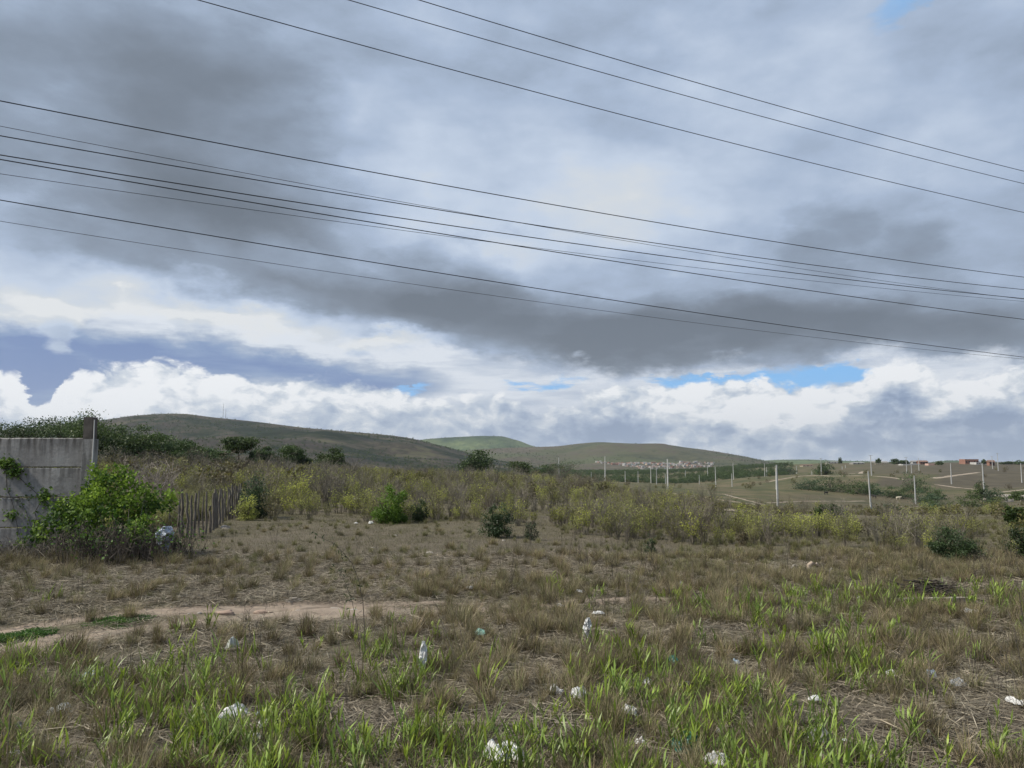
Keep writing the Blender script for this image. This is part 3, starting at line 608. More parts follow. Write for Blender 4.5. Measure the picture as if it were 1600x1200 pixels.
# ------------------------------------------------------------------ ground cover near the camera
rg = np.random.default_rng(11)
def pxof(x, y): return np.asarray(x)/np.maximum(y, .1)*FPX+800
def rmask(x, y, w=.34):
    a, pa = seg_dist(np.asarray(x), np.asarray(y), RUT_A); b, pb = seg_dist(np.asarray(x), np.asarray(y), RUT_B); w_ = w*(1-.6*sstep(pb, 4.2, 6)); return ((a > w_) | (pa > 5)) & (b > w_)
def low_zone(x, y):                           # the trampled verge on both sides of the track
    a = pxof(x, y); return (1-sstep(a, 420, 900))*sstep(y, 6.9, 7.5)*(1-sstep(y, 10.2, 11.4))
x, y = wedge(rg, 3400, 3.0, 9.4); p = (1-.97*sstep(y, 5.4, 7.6)*(1-.6*sstep(x, .5, 4)))*np.clip(fbm(x, y, .8, 3, 71)*4.0-1.6+.3*(1-sstep(y, 5, 6.5))+.15*sstep(x, .3, 2.5), 0.03, 1); x, y = keep(x, y, p, rg); k = rmask(x, y); x, y = x[k], y[k]
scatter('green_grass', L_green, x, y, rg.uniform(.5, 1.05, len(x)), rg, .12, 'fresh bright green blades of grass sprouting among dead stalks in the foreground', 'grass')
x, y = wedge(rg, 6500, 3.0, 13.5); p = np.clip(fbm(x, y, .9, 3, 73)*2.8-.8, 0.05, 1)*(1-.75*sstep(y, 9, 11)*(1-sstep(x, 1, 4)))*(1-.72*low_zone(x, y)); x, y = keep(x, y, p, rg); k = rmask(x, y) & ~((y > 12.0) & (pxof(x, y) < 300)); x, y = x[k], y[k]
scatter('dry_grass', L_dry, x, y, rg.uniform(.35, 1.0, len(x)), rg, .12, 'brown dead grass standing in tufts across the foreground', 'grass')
x, y = wedge(rg, 13000, 8.2, 24); a = pxof(x, y)
p = np.maximum(.9*sstep(x, -.5, 3.0)*(1-.4*sstep(y, 12, 14)), .85*sstep(y, 8.7, 9.2)*(1-sstep(y, 10.0, 11.4))); p = np.maximum(p, np.where((a < 950) & (y > 11), .13, .25))*np.clip(fbm(x, y, 1.2, 3, 75)*2.6-.75, 0, 1); p = np.where((a > 230) & (a < 430) & (y > 9.2) & (y < 13), np.maximum(p, .4), p)*(1-.5*low_zone(x, y))
x, y = keep(x, y, p, rg); k = rmask(x, y) & ~((y > 12.6) & (pxof(x, y) < 200)); x, y = x[k], y[k]
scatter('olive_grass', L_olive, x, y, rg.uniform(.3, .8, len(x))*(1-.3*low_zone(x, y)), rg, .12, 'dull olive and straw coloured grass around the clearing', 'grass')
x, y = wedge(rg, 6500, 3.0, 13.5); p = np.clip(fbm(x, y, 1.1, 3, 77)*2.2-.4, 0.25, 1); x, y = keep(x, y, p, rg); k = rmask(x, y); x, y = x[k], y[k]
scatter('straw_litter', L_litter, x, y, rg.uniform(.7, 1.3, len(x)), rg, .04, 'flattened dead straw and twigs lying on the bare soil', 'straw')
x, y = wedge(rg, 32000, 5.5, 27); p = np.where(y > 12, .62, .42)+.5*np.clip(fbm(x, y, 1.6, 3, 79)*2.4-.6, 0, 1); x, y = keep(x, y, p, rg); k = rmask(x, y) | (rg.uniform(0, 1, len(x)) < .08); x, y = x[k], y[k]
scatter('short_dry_grass', L_turf, x, y, rg.uniform(.7, 1.5, len(x)), rg, .05, 'short cropped greyish brown grass carpeting the clearing', 'grass')
x, y = wedge(rg, 900, 3.5, 16); p = .25+.6*sstep(x, 0, 3); x, y = keep(x, y, p*np.clip(fbm(x, y, 1.5, 3, 83)*2.2-.6, 0, 1), rg); k = rmask(x, y); x, y = x[k], y[k]
scatter('dead_weed_stalks', L_stalk, x, y, rg.uniform(.5, 1.1, len(x)), rg, .15, 'thin dark dead weed stalks poking above the grass', 'weeds')
xs, ys = [], []
for (ax, ay, bx, by, n_, sp) in ((-60, 992, 92, 984, 75, .13), (150, 973, 232, 965, 46, .10)):
    A_, B_ = ground_at(ax, ay), ground_at(bx, by); t_ = rg.uniform(0, 1, n_); xs.append(A_.x+(B_.x-A_.x)*t_+rg.normal(0, .05, n_)); ys.append(A_.y+(B_.y-A_.y)*t_+rg.normal(0, sp, n_))
x, y = np.concatenate(xs), np.concatenate(ys)
scatter('creeping_weeds', L_weed, x, y, rg.uniform(.4, .8, len(x)), rg, .05, 'low green creeping weeds on the hump between the two wheel ruts', 'weeds')
# dirt ruts of the track as sheets of their own on the shaped ground
def strip(name, P, width, m_, zoff=.006, n=160, label=None, jit=.3, sc=.8, taper=0, kind='structure', flat_land=False):
    P = np.array([(p[0], p[1]) for p in P], float); s = np.concatenate([[0], np.cumsum(np.hypot(*np.diff(P, axis=0).T))]); u = np.linspace(0, s[-1], n)
    C = np.stack([np.interp(u, s, P[:, 0]), np.interp(u, s, P[:, 1])], 1)
    k = np.ones(9)/9; C = np.stack([np.convolve(np.pad(C[:, i], 4, 'edge'), k, 'valid') for i in (0, 1)], 1)
    T = np.gradient(C, axis=0); T /= np.linalg.norm(T, axis=1)[:, None]; N = np.stack([-T[:, 1], T[:, 0]], 1); wv = width*np.ones(n)
    wl = wv*(.5+jit*(fbm(u, u*0, sc, 4, 5)-.5)*2); wr = wv*(.5+jit*(fbm(u, u*0+9, sc, 4, 6)-.5)*2)
    if taper: e = np.minimum(1, (u[-1]-u)/(taper*u[-1])); wl *= e; wr *= e
    cols = np.linspace(-1, 1, 9); V_ = []
    for c_ in cols: q = C + N*(c_*np.where(c_ < 0, wl, wr))[:, None]; V_.append(np.stack([q[:, 0], q[:, 1], land(q[:, 0], q[:, 1])+(zoff if abs(c_) < .8 else -1.2*zoff)], 1))
    V_ = np.stack(V_, 1); b = MB(); m9 = len(cols); F_ = [(i*m9+j, (i+1)*m9+j, (i+1)*m9+j+1, i*m9+j+1) for i in range(n-1) for j in range(m9-1)]
    b.add(V_.reshape(-1, 3), np.array(F_)[:, ::-1]); return tag(b.build(name, m_, smooth=True), label, kind=kind)
M['track'] = plain('track_earth', (.30, .24, .185), (.19, .15, .115), 6, .95, .5)
M['track_far'] = plain('far_track_earth', (.36, .30, .23), (.22, .18, .13), .3, .95)
FT = [([(1035, 769), (1100, 777), (1185, 789)], 1.2), ([(1105, 800), (1160, 797.5), (1215, 797), (1300, 797), (1372, 796), (1425, 799)], 1.6), ([(1195, 786), (1260, 783), (1355, 783)], 1.0),
      ([(1130, 772), (1165, 781), (1195, 789)], 1.0), ([(1196, 754), (1225, 748), (1262, 743)], 3.0), ([(1262, 743.5), (1300, 744), (1352, 743.5)], 2.0), ([(1328, 741), (1345, 737), (1358, 735)], 4.0), ([(1366, 744), (1400, 747), (1415, 750)], 3.0),
      ([(1455, 747.5), (1500, 742), (1530, 738)], 3.5), ([(1462, 757), (1520, 764), (1550, 767)], 2.0), ([(1560, 770), (1600, 765), (1680, 755)], 2.0), ([(1392, 788), (1415, 793), (1440, 791)], 2.5), ([(940, 770), (985, 775), (1060, 783)], .7)]
for pts, wd in FT: strip('dirt_track', [hit(*p) for p in pts], wd, M['track_far'], .05, 60, jit=.35, sc=12)
strip('dirt_track', RUT_B, .46, M['track'], .022, 320, jit=.42, sc=.5, taper=.25)
strip('dirt_track', RUT_A, .46, M['track'], .022, 260, jit=.42, sc=.5, taper=.25)

# ------------------------------------------------------------------ the scrub belt: countable shrubs first, the rest as one mass
def shrubs_at(n, D0, D1):
    x, y = wedge(rg, n, D0, D1, .72); k = (front(x, y) > 0) & ~((pxof(x, y) < 265) & (y < 15.0)); return x[k], y[k]
sx, sy = [], []
for D0, D1, n_ in ((12, 16, 420), (16, 22, 800), (22, 30, 1000), (30, 48, 2400)):
    a, b_ = shrubs_at(n_, D0, D1); sx.append(a); sy.append(b_)
sx, sy = np.concatenate(sx), np.concatenate(sy); apx = pxof(sx, sy)
dens = .95*np.clip(fbm(sx, sy, 2.0, 3, 91)*3.6-1.15, .08, 1); dens *= np.where(apx > 1080, 1-.93*sstep(front(sx, sy), 2.5, 8), 1)*np.where((apx > 1400) & (sy < 15), .6, 1)
dens *= np.where((apx > 500) & (apx < 590) & (sy < 26), .35, 1)
k = rg.uniform(0, 1, len(sx)) < dens; sx, sy, apx = sx[k], sy[k], apx[k]
for (bx, by, r_) in ((610, 818, .6), (775, 838, .5), (655, 815, .35), (1497, 880, .75), (400, 812, .6)):
    q = ground_at(bx, by); k = np.hypot((sx-q.x), (sy-q.y-.1)) > r_; k &= ~((np.abs(pxof(sx, sy)-bx) < (44 if bx == 1497 else 28)) & (sy < q.y+.1)); sx, sy, apx = sx[k], sy[k], apx[k]
leafy_p = .42+.54*sstep(fbm(sx, sy, 3.0, 3, 95), .40, .54)-.1*(apx < 560)*(sy > 26)+.15*(front(sx, sy) < 3)
lk = rg.uniform(0, 1, len(sx)) < leafy_p; o_ = np.argsort(sy); sx, sy, lk, apx = sx[o_], sy[o_], lk[o_], apx[o_]
tall = np.interp(apx, [300, 380, 420, 560, 700, 1000, 1300, 1600], [.72, .9, 1.1, .88, .78, .70, .64, .60])*(1+.5*sstep(sy, 26, 48)*(1-sstep(apx, 500, 700)))*(1-.3*sstep(sy, 20, 34)*sstep(apx, 1050, 1200))
me_st = [p[0].mesh('stem', M['twig']) for p in P_leafy]; me_lf = [p[1].mesh('foliage', M['leaf_y']) for p in P_leafy]; me_br = [p.mesh('bare_shrub', M['twig']) for p in P_bare]
def place_leafy(i, x, y, s, first=None):
    r = empty('leafy_shrub', (x, y, float(land([x], [y])[0])), rg.uniform(0, 6.28)); r.scale = (s, s, s*rg.uniform(.85, 1.1)); mesh_obj('stem', me_st[i], parent=r); mesh_obj('foliage', me_lf[i], parent=r)
    return r
cntL = cntB = 0; restL, restB = [], []; NL, NB = 300, 240
LMK = [(330, 'behind the stake fence'), (450, 'right of the fence end'), (560, 'left of the bright rounded bush'), (650, 'around the bright rounded bush'), (740, 'left below the lone tree'), (820, 'right below the lone tree'), (930, 'below the paired green trees'), (1020, 'below the left half of the town'), (1110, 'below the tall middle pole'), (1200, 'left of the tallest pole'), (1290, 'right of the tallest pole'), (1380, 'below the leaning pole'), (1460, 'left of the wide dark bush'), (9999, 'beside the wide dark bush')]
def shrub_label(kind, x_, y_, a_, s_):
    f = float(front([x_], [y_])[0]); row = 'front row' if f < 1.4 else ('second row' if f < 3.5 else ('middle' if f < 7 else 'deep part')); sz = 'low ' if s_ < tallref(a_) else 'tall '
    return sz + kind + ' in the ' + row + ' ' + next(l for e, l in LMK if a_ < e)
def tallref(a): return float(np.interp(a, [300, 380, 420, 560, 700, 1000, 1300, 1600], [.7, .88, 1.07, .88, .8, .82, .82, .76]))
def side(a): return 'left' if a < 640 else ('middle' if a < 1080 else 'right')
for i in range(len(sx)):
    x_, y_, a_ = float(sx[i]), float(sy[i]), float(apx[i]); s_ = float(tall[i]*rg.uniform(.55, 1.25))
    if lk[i]:
        if cntL < NL:
            r = place_leafy(int(rg.integers(0, 7)), x_, y_, s_); cntL += 1
            lab = shrub_label('yellow green leafy shrub', x_, y_, a_, s_)
            tag(r, lab, 'shrub', lab.replace('shrub', 'shrubs', 1))
        else: restL.append((x_, y_, s_))
    else:
        if cntB < NB:
            r = mesh_obj('bare_shrub', me_br[int(rg.integers(0, 6))], (x_, y_, float(land([x_], [y_])[0]))); r.rotation_euler.z = rg.uniform(0, 6.28); r.scale = (s_, s_, s_); cntB += 1
            lab = shrub_label('leafless grey twiggy shrub', x_, y_, a_, s_)
            tag(r, lab, 'shrub', lab.replace('shrub', 'shrubs', 1))
        else: restB.append((x_, y_, s_))
rx, ry = wedge(rg, 5200, 48, 130, .72); k = keep(rx, ry, np.clip(fbm(rx, ry, 9, 3, 97)*2.4-.5, .1, 1)*np.where(pxof(rx, ry) > 960, .10, 1), rg); kb = rg.uniform(0, 1, len(k[0])) < .3
L_ = np.array(restL + [(a, b, 1.15) for a, b in zip(k[0][~kb], k[1][~kb])]); B_ = np.array(restB + [(a, b, 1.25) for a, b in zip(k[0][kb], k[1][kb])])
scatter('shrub_thicket', L_leafy, L_[:, 0], L_[:, 1], L_[:, 2]*rg.uniform(.8, 1.2, len(L_)), rg, .05, 'thicket of yellowish leafy shrubs filling the scrubland beyond the front shrubs', 'shrubs')
scatter('bare_thicket', L_bare, B_[:, 0], B_[:, 1], B_[:, 2]*rg.uniform(.8, 1.2, len(B_)), rg, .05, 'thicket of leafless grey shrubs mixed through the scrubland', 'shrubs')
# far scrub as rounded bushes
x, y = wedge(rg, 9000, 34, 200, .72); a = pxof(x, y); p = np.clip(fbm(x, y, 14, 4, 101)*2.6-.6, .08, 1)*np.where(a > 980, .14, 1)*np.where(a < 560, 1.2, 1); x, y = keep(x, y, p, rg)
scatter('far_scrub', L_scrub, x, y, rg.uniform(.45, 1.0, len(x))*np.interp(pxof(x, y), [0, 400, 700, 1600], [1.35, 1.15, .85, .6]), rg, .05, 'olive brown scrub stretching away to the foot of the hills', 'scrub')
x, y = wedge(rg, 2600, 180, 560, .72); a = pxof(x, y); p = np.where(a < 930, 1, .10)*np.clip(fbm(x, y, 40, 3, 103)*2.4-.6, .05, 1); x, y = keep(x, y, p, rg)
scatter('distant_scrub', L_scrub, x, y, rg.uniform(1.0, 2.2, len(x)), rg, .05, 'distant olive scrub at the foot of the left hill', 'scrub')
x = []; y = []
for _ in range(5200):
    a = rg.uniform(860, 1235); D = rg.uniform(520, 1150); x.append((a-800)/FPX*D); y.append(D)
x, y = np.array(x), np.array(y); a = pxof(x, y); p = np.clip(fbm(x, y, 90, 3, 105)*2.6-.55, .05, 1)*(1-.8*sstep(a, 1120, 1235)); x, y = keep(x, y, p, rg)
scatter('valley_woodland', L_fard, x, y, rg.uniform(1.2, 2.8, len(x)), rg, .05, 'dark green woodland along the valley floor below the hillside town', 'woodland')
# scrub speckling the hills
def on_hill(H, name, n, t0, t1, s0, s1, label, libr, seed, dens_scale, px0=None, px1=None):
    _, pos, surf, nx, X0, X1 = H; q = np.random.default_rng(seed); i = q.integers(0, nx, n)
    if px0 is not None: i = q.integers(int((px0-X0)/(X1-X0)*nx), int((px1-X0)/(X1-X0)*nx), n)
    t_ = q.uniform(t0, t1, n); x, y, z = surf(i, t_); k = q.uniform(0, 1, n) < np.clip(fbm(x, y, dens_scale, 3, seed)*3-1.0, 0, 1); x, y, z = x[k]+q.uniform(-2, 2, k.sum()), y[k], z[k]
    scatter(name, libr, x, y, q.uniform(s0, s1, len(x)), q, .05, label, 'scrub', z=z)
on_hill(H1, 'hillside_scrub', 9000, .25, 1.02, .7, 2.0, 'scattered dark scrub dotting the slope of the left hill', L_fard, 5, 160)
on_hill(H3, 'hillside_scrub', 3500, .2, 1.02, .8, 2.4, 'sparse scrub dotting the hill above the town', L_fard, 6, 260)
on_hill(H2, 'hillside_scrub', 1500, .3, 1.01, 1.5, 3.6, 'trees dotting the far green hill between the two larger hills', L_fard, 7, 300)
on_hill(H5, 'hillside_scrub', 1800, .6, 1.0, 1.2, 3.0, 'trees dotting the low ridge on the right horizon', L_fard, 8, 260)

# ------------------------------------------------------------------ single bushes and trees one can point at
def bush(name, px, pyt, pyb, wpx, kind, label, cat='bush', n=None, ls=None, m_='leaf_g', seed=1, D=None):
    g = hit(px, pyb) if D is None else at(px, pyb, D); g.z = float(land([g.x], [g.y])[0]) if D is None else g.z
    top = ray(px, pyt); h = (EYE + top.z/top.y*g.y - g.z)*(1.12 if kind == 'bush' else 1); w_ = wpx/FPX*g.y
    r = empty(name, g); q = np.random.default_rng(seed)
    if kind == 'bush':
        st = MB(); lf = MB(); ends = []
        for i in range(16):
            e = dome(q, 1, w_*.8, h*.85, .3)[0]+np.array([0, 0, .12*h]); mm = e*.5+q.normal(0, .04*w_, 3); mm[2] = e[2]*.5; st.tube(np.stack([[q.normal(0, .02), q.normal(0, .02), -.04], mm, e]), np.array([.012, .008, .003])*max(h, .4), 4, .5); ends.append(e)
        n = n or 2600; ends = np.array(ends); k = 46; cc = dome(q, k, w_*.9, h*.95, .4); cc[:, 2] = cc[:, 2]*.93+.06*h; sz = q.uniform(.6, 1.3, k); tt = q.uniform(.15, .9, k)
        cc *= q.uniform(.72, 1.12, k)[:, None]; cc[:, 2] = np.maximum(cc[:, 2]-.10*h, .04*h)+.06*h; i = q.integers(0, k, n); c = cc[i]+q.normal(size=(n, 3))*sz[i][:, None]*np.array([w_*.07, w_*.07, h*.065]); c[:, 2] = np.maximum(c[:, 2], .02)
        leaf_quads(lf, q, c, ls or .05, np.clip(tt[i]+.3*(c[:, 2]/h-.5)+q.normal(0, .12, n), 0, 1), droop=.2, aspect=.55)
        st.build('stem', M['twig_d'], r); lf.build('foliage', M[m_], r)
    else:
        tr, cr = tree(seed, h, w_, kind, n or 2400, ls or .16); tr.build('trunk', M['bark'], r); cr.build('crown', M[m_], r)
    return tag(r, label, cat)
bush('round_bush', 610, 753, 817, 60, 'bush', 'bright green rounded bush standing alone at the far edge of the clearing', m_='leaf_g', seed=31, n=6500, ls=.05)
bush('dark_bush', 776, 786, 838, 50, 'bush', 'dark green small leaved bush at the clearing edge right of the bright one', m_='leaf_d', seed=32, n=4600, ls=.04)
bush('dark_bush', 655, 775, 815, 32, 'bush', 'small dark bush just right of the bright green rounded bush', m_='leaf_d', seed=33, n=2600, ls=.04)
bush('dark_bush', 830, 810, 842, 26, 'bush', 'smallest dark bush amid yellow shrubs at the clearing edge', m_='leaf_d', seed=34, n=900, ls=.035)
bush('dark_bush', 1017, 838, 862, 24, 'bush', 'low dark bush on the dry grass in front of the scrub', m_='leaf_d', seed=35, n=900, ls=.03)
bush('dark_bush', 1497, 820, 881, 84, 'bush', 'wide dark rounded bush with dense twigs on the right', m_='leaf_d', seed=36, n=9000, ls=.03)
bush('dark_bush', 1608, 800, 880, 60, 'bush', 'green bush cut by the right edge of the view', m_='leaf_d', seed=37, n=5000, ls=.035)
bush('grey_green_bush', 402, 737, 811, 56, 'bush', 'pale grey green leafy bush at the far end of the stake fence', m_='leaf_blue', seed=38, n=3600, ls=.06)
bush('yellow_bush', 385, 770, 815, 40, 'bush', 'yellow green bush growing against the last fence stakes', m_='leaf_y', seed=39, n=1500, ls=.05)
bush('dark_bush', 1160, 830, 852, 30, 'bush', 'small brownish bush near the scrub edge right of centre', m_='scrub', seed=41, n=900, ls=.035)
bush('lone_tree', 742, 705, 748, 46, 'round', 'dark round crowned lone tree rising from the scrub below the hills', 'tree', m_='leaf_a', seed=51, n=4200, ls=.34)
bush('grey_green_bush', 767, 734, 748, 22, 'bush', 'low grey green bush beside the lone round tree', m_='leaf_blue', seed=52, n=900, ls=.25)
bush('dark_tree', 652, 723, 740, 20, 'bush', 'small dark bush left of the lone tree against the hill', m_='leaf_a', seed=53, n=900, ls=.2)
for i, (x_, t_, b_, w_, lab) in enumerate([(815, 722, 750, 34, 'dark green spreading tree left of the tall bare pole and lone among scrub'), (858, 726, 749, 34, 'left one of the paired broad green trees at the first thin pole'), (884, 721, 749, 44, 'right one of the paired broad green trees behind the first thin pole'), (838, 733, 748, 26, 'low green tree filling the gap between spreading trees')]):
    bush('spreading_tree', x_, t_, b_, w_, 'umbrella', lab, 'tree', m_='leaf_a', seed=60+i, n=2200, ls=.45)
for i, (x_, t_, b_, w_, mt, lab) in enumerate([
    (172, 664, 724, 150, 'leaf_a', 'broad dark thorn tree just right of the concrete post'), (252, 682, 724, 130, 'leaf_a', 'dark thorn tree where the tree line sinks towards the left hill'), (325, 700, 726, 90, 'leaf_a', 'low dark thorn tree left of the flat topped tree'),
    (372, 684, 722, 46, 'leaf_a', 'green flat topped tree standing above the brown thicket'), (458, 694, 725, 60, 'leaf_a', 'broad green thorn tree right of the flat topped tree'), (522, 704, 730, 56, 'leaf_a', 'smaller green thorn tree furthest right before the open scrub'), (410, 700, 722, 50, 'leaf_a', 'green tree squeezed between the flat topped tree and the broad thorn tree'),
    (150, 646, 722, 120, 'leaf_a', 'large dark thorn tree rising behind the concrete post'), (212, 668, 722, 130, 'leaf_a', 'wide dark thorn tree sloping down right of the concrete post'), (95, 654, 722, 80, 'leaf_a', 'thin crowned thorn tree above the wall left of the post'), (28, 659, 722, 90, 'leaf_a', 'feathery dark thorn tree above the wall at the left edge'), (-40, 655, 722, 100, 'leaf_a', 'thorn tree cut by the left edge above the wall'), (285, 690, 724, 90, 'leaf_a', 'low dark thorn tree in front of the left hill')]):
    bush('thorn_tree', x_, t_, b_, w_, 'umbrella' if i in (3, 9, 10) else 'bush', lab, 'tree', m_=mt, seed=70+i, n=(4200 if 'edge' in lab or 'above the wall' in lab else 12000), ls=.26, D=(105 if 2 < i < 7 or i == 12 else 74+3*i))
# brown leafless trees in front of them
def bare_tree(px, pyt, pyb, wpx, D, seed, lab):
    g = at(px, pyb, D); g.z = float(land([g.x], [g.y])[0]); top = ray(px, pyt); h = EYE+top.z/top.y*D-g.z; w_ = wpx/FPX*D; q = np.random.default_rng(seed)
    r = empty('leafless_tree', g); tr = MB(); cr = MB()
    for i in range(5):
        a = q.uniform(0, 6.28); e = np.array([w_*.3*np.cos(a), w_*.3*np.sin(a), h*.6]); tr.tube(np.stack([[0, 0, -.1], e*.45+q.normal(0, .05, 3), e]), [.09, .06, .03], 5)
    n_ = 1500; p = dome(q, n_, w_, h*.98, .45); p[:, 2] += .02; d = unit(q.normal(size=(n_, 3))+np.array([0, 0, .6])+p*.3)*q.uniform(.2, .6, n_)[:, None]; u = unit(np.cross(d, q.normal(size=(n_, 3))))*.012
    cr.quads(p, d*.5, u, q.uniform(0, 1, n_)); n_ = 500; leaf_quads(cr, q, dome(q, n_, w_, h, .35), .11, q.uniform(0, .6, n_), 1)
    tr.build('trunk', M['bark'], r); cr.build('crown', [M['twig'], M['scrub']], r); return tag(r, lab, 'tree')
for i, (x_, t_, b_, w_, D, lab) in enumerate([(305, 698, 735, 70, 62, 'leafless brown tree left of the flat topped tree'), (365, 702, 735, 80, 60, 'wide leafless brown tree right below the flat topped tree'), (240, 700, 740, 80, 55, 'leafless brown tree beneath the dark thorn trees'), (175, 695, 745, 80, 52, 'leafless brown tree right behind the concrete post'), (440, 712, 738, 60, 62, 'leafless brown tree below the broad green thorn tree'), (330, 722, 752, 70, 44, 'low rounded leafless tree behind the stake fence'), (505, 722, 742, 50, 64, 'low leafless tree at the right end of the brown thicket')]):
    bare_tree(x_, t_, b_, w_, D, 300+i, lab)
VB = [(1265,748,765,56,'first'),(1300,744,768,62,''),(1338,748,772,56,''),(1362,756,773,34,''),(1400,761,778,46,''),(1432,738,770,52,''),(1446,770,786,46,''),(1464,768,782,34,''),(1470,779,797,42,''),(1455,785,801,40,''),(1516,770,793,38,''),(1533,757,781,28,''),(1552,765,786,30,''),(1561,780,798,38,''),(1592,796,822,40,''),(1392,788,806,30,''),(1288,722,742,28,''),(1296,790,812,44,''),(1225,729,742,34,''),(1590,770,782,26,'')]
VL = ['grey green thorn bush at the left end of the valley thicket', 'wide green thorn bush second in the valley thicket', 'green thorn bush left of the leaning pole', 'small green thorn bush right behind the leaning pole', 'low green thorn bush between leaning pole and round tree', 'tall round green thorn tree in the valley on the right', 'low green bush right under the tall round thorn tree', 'small bush right of the short pole and below the round tree', 'grey green bush right of the short pole foot', 'grey green bush lowest of the group by the short pole', 'green bush left of the tall pole at the ploughed slope', 'upright green tree behind the pole at the ploughed slope', 'green bush right of the pole at the ploughed slope', 'low green bush in front of the ploughed slope', 'green bush near the right edge in the grassland', 'lone grey green bush by the pale track', 'dark rounded tree behind the row of poles near the horizon', 'green bush in front of the cross track right of the tall near pole', 'dark tree cluster at the far end of the pale track', 'small bush by the right edge above the rubble']
for i, ((x_, t_, b_, w_, _), lab) in enumerate(zip(VB, VL)):
    g = hit(x_, b_); bush('thorn_bush' if i not in (5, 11, 16) else 'thorn_tree', x_, t_-3, b_, w_*1.2, 'bush', lab, 'tree' if i in (5, 11, 16) else 'bush', m_='leaf_a' if i % 3 else 'leaf_blue', seed=120+i, n=2000, ls=max(.1, g.y*.0016))
x = rg.uniform(272, 392, 260); y = rg.uniform(17.5, 30, 260); k = front((x-800)/FPX*y, y) > .3; x, y = (x[k]-800)/FPX*y[k], y[k]
scatter('pale_tall_grass', L_olive, x, y, rg.uniform(1.6, 3.2, len(x)), rg, .08, 'tall pale yellowish grass growing behind the stake fence', 'grass')
x, y = wedge(rg, 1500, 16, 75, .72); a = pxof(x, y); k = (a > 1020) & (front(x, y) > 2.5) & (rg.uniform(0, 1, len(x)) < np.clip(fbm(x, y, 5, 3, 111)*2.6-.8, 0, 1)); x, y = x[k], y[k]
scatter('low_scrub', L_scrub, x, y, rg.uniform(.2, .5, len(x)), rg, .08, 'low olive bushes dotted over the grassland falling to the valley on the right', 'scrub')
# pale dead bushes behind the creeper
for i, (x_, t_, b_, w_, lab) in enumerate([(248, 735, 790, 40, 'pale grey leafless bush behind the green creeper'), (207, 738, 790, 30, 'pale leafless bush just above the creeper top')]):
    g = ground_at(x_, b_+14); g.z = float(land([g.x], [g.y])[0]); top = ray(x_, t_); h = EYE+top.z/top.y*g.y-g.z
    o = bare_shrub(400+i, h, w_/FPX*g.y*1.4, 20, 6, 4).build('dead_bush', plain('pale_twig', (.36, .31, .28), (.24, .2, .18), 8), loc=g); tag(o, lab, 'bush')

# ------------------------------------------------------------------ precast concrete wall on the left
def wall_mat():
    m, t = mat('weathered_concrete'); co = t.node('ShaderNodeTexCoord').outputs['Object']
    a = t.noise(co, 1.3, 7, .62); b = t.noise(t.vm('MULTIPLY', co, (9, 9, .9)), 1.5, 6, .6); e = t.noise(co, 22, 6, .7)
    c = t.ramp(t.m('ADD', t.m('MULTIPLY', a, .7), t.m('MULTIPLY', e, .3)), [(.3, (.13, .125, .12)), (.46, (.25, .24, .23)), (.6, (.35, .34, .325)), (.75, (.45, .44, .42))])
    z = t.node('ShaderNodeSeparateXYZ', {0: t.node('ShaderNodeAttribute', attribute_name='tint').outputs['Color']}).outputs[0]
    st = t.m('MULTIPLY', t.map(b, .42, .60), t.map(z, .15, 1.0, .1, .85)); c = t.mix(st, c, (.055, .05, .045))
    c = t.mix(t.map(t.noise(co, 3.2, 7, .75), .52, .68, 0, .6), c, (.09, .085, .075))
    nb = t.node('ShaderNodeBump', {'Strength': .5, 'Distance': .01, 'Height': e}).outputs[0]
    finish(t, t.node('ShaderNodeBsdfPrincipled', {'Base Color': c, 'Roughness': .92, 'Specular IOR Level': .2, 'Normal': nb}).outputs[0]); return m
M['wall'] = wall_mat()
def slab(rg, x0, x1, z0, z1, y0, y1, top=1.0):
    """a precast board with a chamfered, slightly chipped outline; tint runs from 0 at its foot to 1 at its top"""
    nx = 14; b = MB(); xs = np.linspace(x0, x1, nx); V_ = []; T_ = []
    prof = [(y1, z0, 0), (y0+.012, z0, 0), (y0, z0+.012, 0), (y0, z0*.7+z1*.3, .2), (y0, z0*.3+z1*.7, .6), (y0, z1-.014, 1), (y0+.014, z1, 1), (y1, z1, 1)]
    for x in xs:
        for k, (y, z, t) in enumerate(prof): V_.append((x, y+(rg.normal(0, .0015) if 0 < k < 7 else 0), z+(rg.normal(0, .003) if k in (0, 1, 5, 6, 7) else 0))); T_.append(t*top)
    m_ = len(prof); F_ = [(i*m_+j, (i+1)*m_+j, (i+1)*m_+(j+1) % m_, i*m_+(j+1) % m_) for i in range(nx-1) for j in range(m_)]
    b.add(V_, np.array(F_)[:, ::-1], T_); b.add(V_[:m_], [tuple(range(m_))], T_[:m_]); b.add(V_[-m_:], [tuple(range(m_))[::-1]], T_[-m_:]); return b
q = np.random.default_rng(5); PXW = ground_at(127, 868).x; WY = 13.35
wallr = tag(empty('precast_wall', (PXW, WY, 0)), 'weathered grey precast concrete slab wall with a taller end post, at the left edge', 'wall')
top_w = EYE + ray(60, 681).z/ray(60, 681).y*WY; hs = (top_w+.02)/4
for bay in range(3):
    x1 = -.085-bay*2.08; x0 = x1-1.95
    for k in range(4):
        dy = q.normal(0, .004); slab(q, x0, x1, -.05+k*hs+(.006 if k else 0), -.05+(k+1)*hs-.008, -.025+dy, .025+dy, 1.0 if k == 3 else .75).build('slab', M['wall'], wallr)
    if bay:
        b = MB(); b.box((x1+.005, -.06, -.1), (x1+.125, .06, top_w+.05), .6, 0, .003, q); b.build('post', M['wall'], wallr)
ph = EYE + ray(127, 652).z/ray(127, 652).y*WY
b = MB()
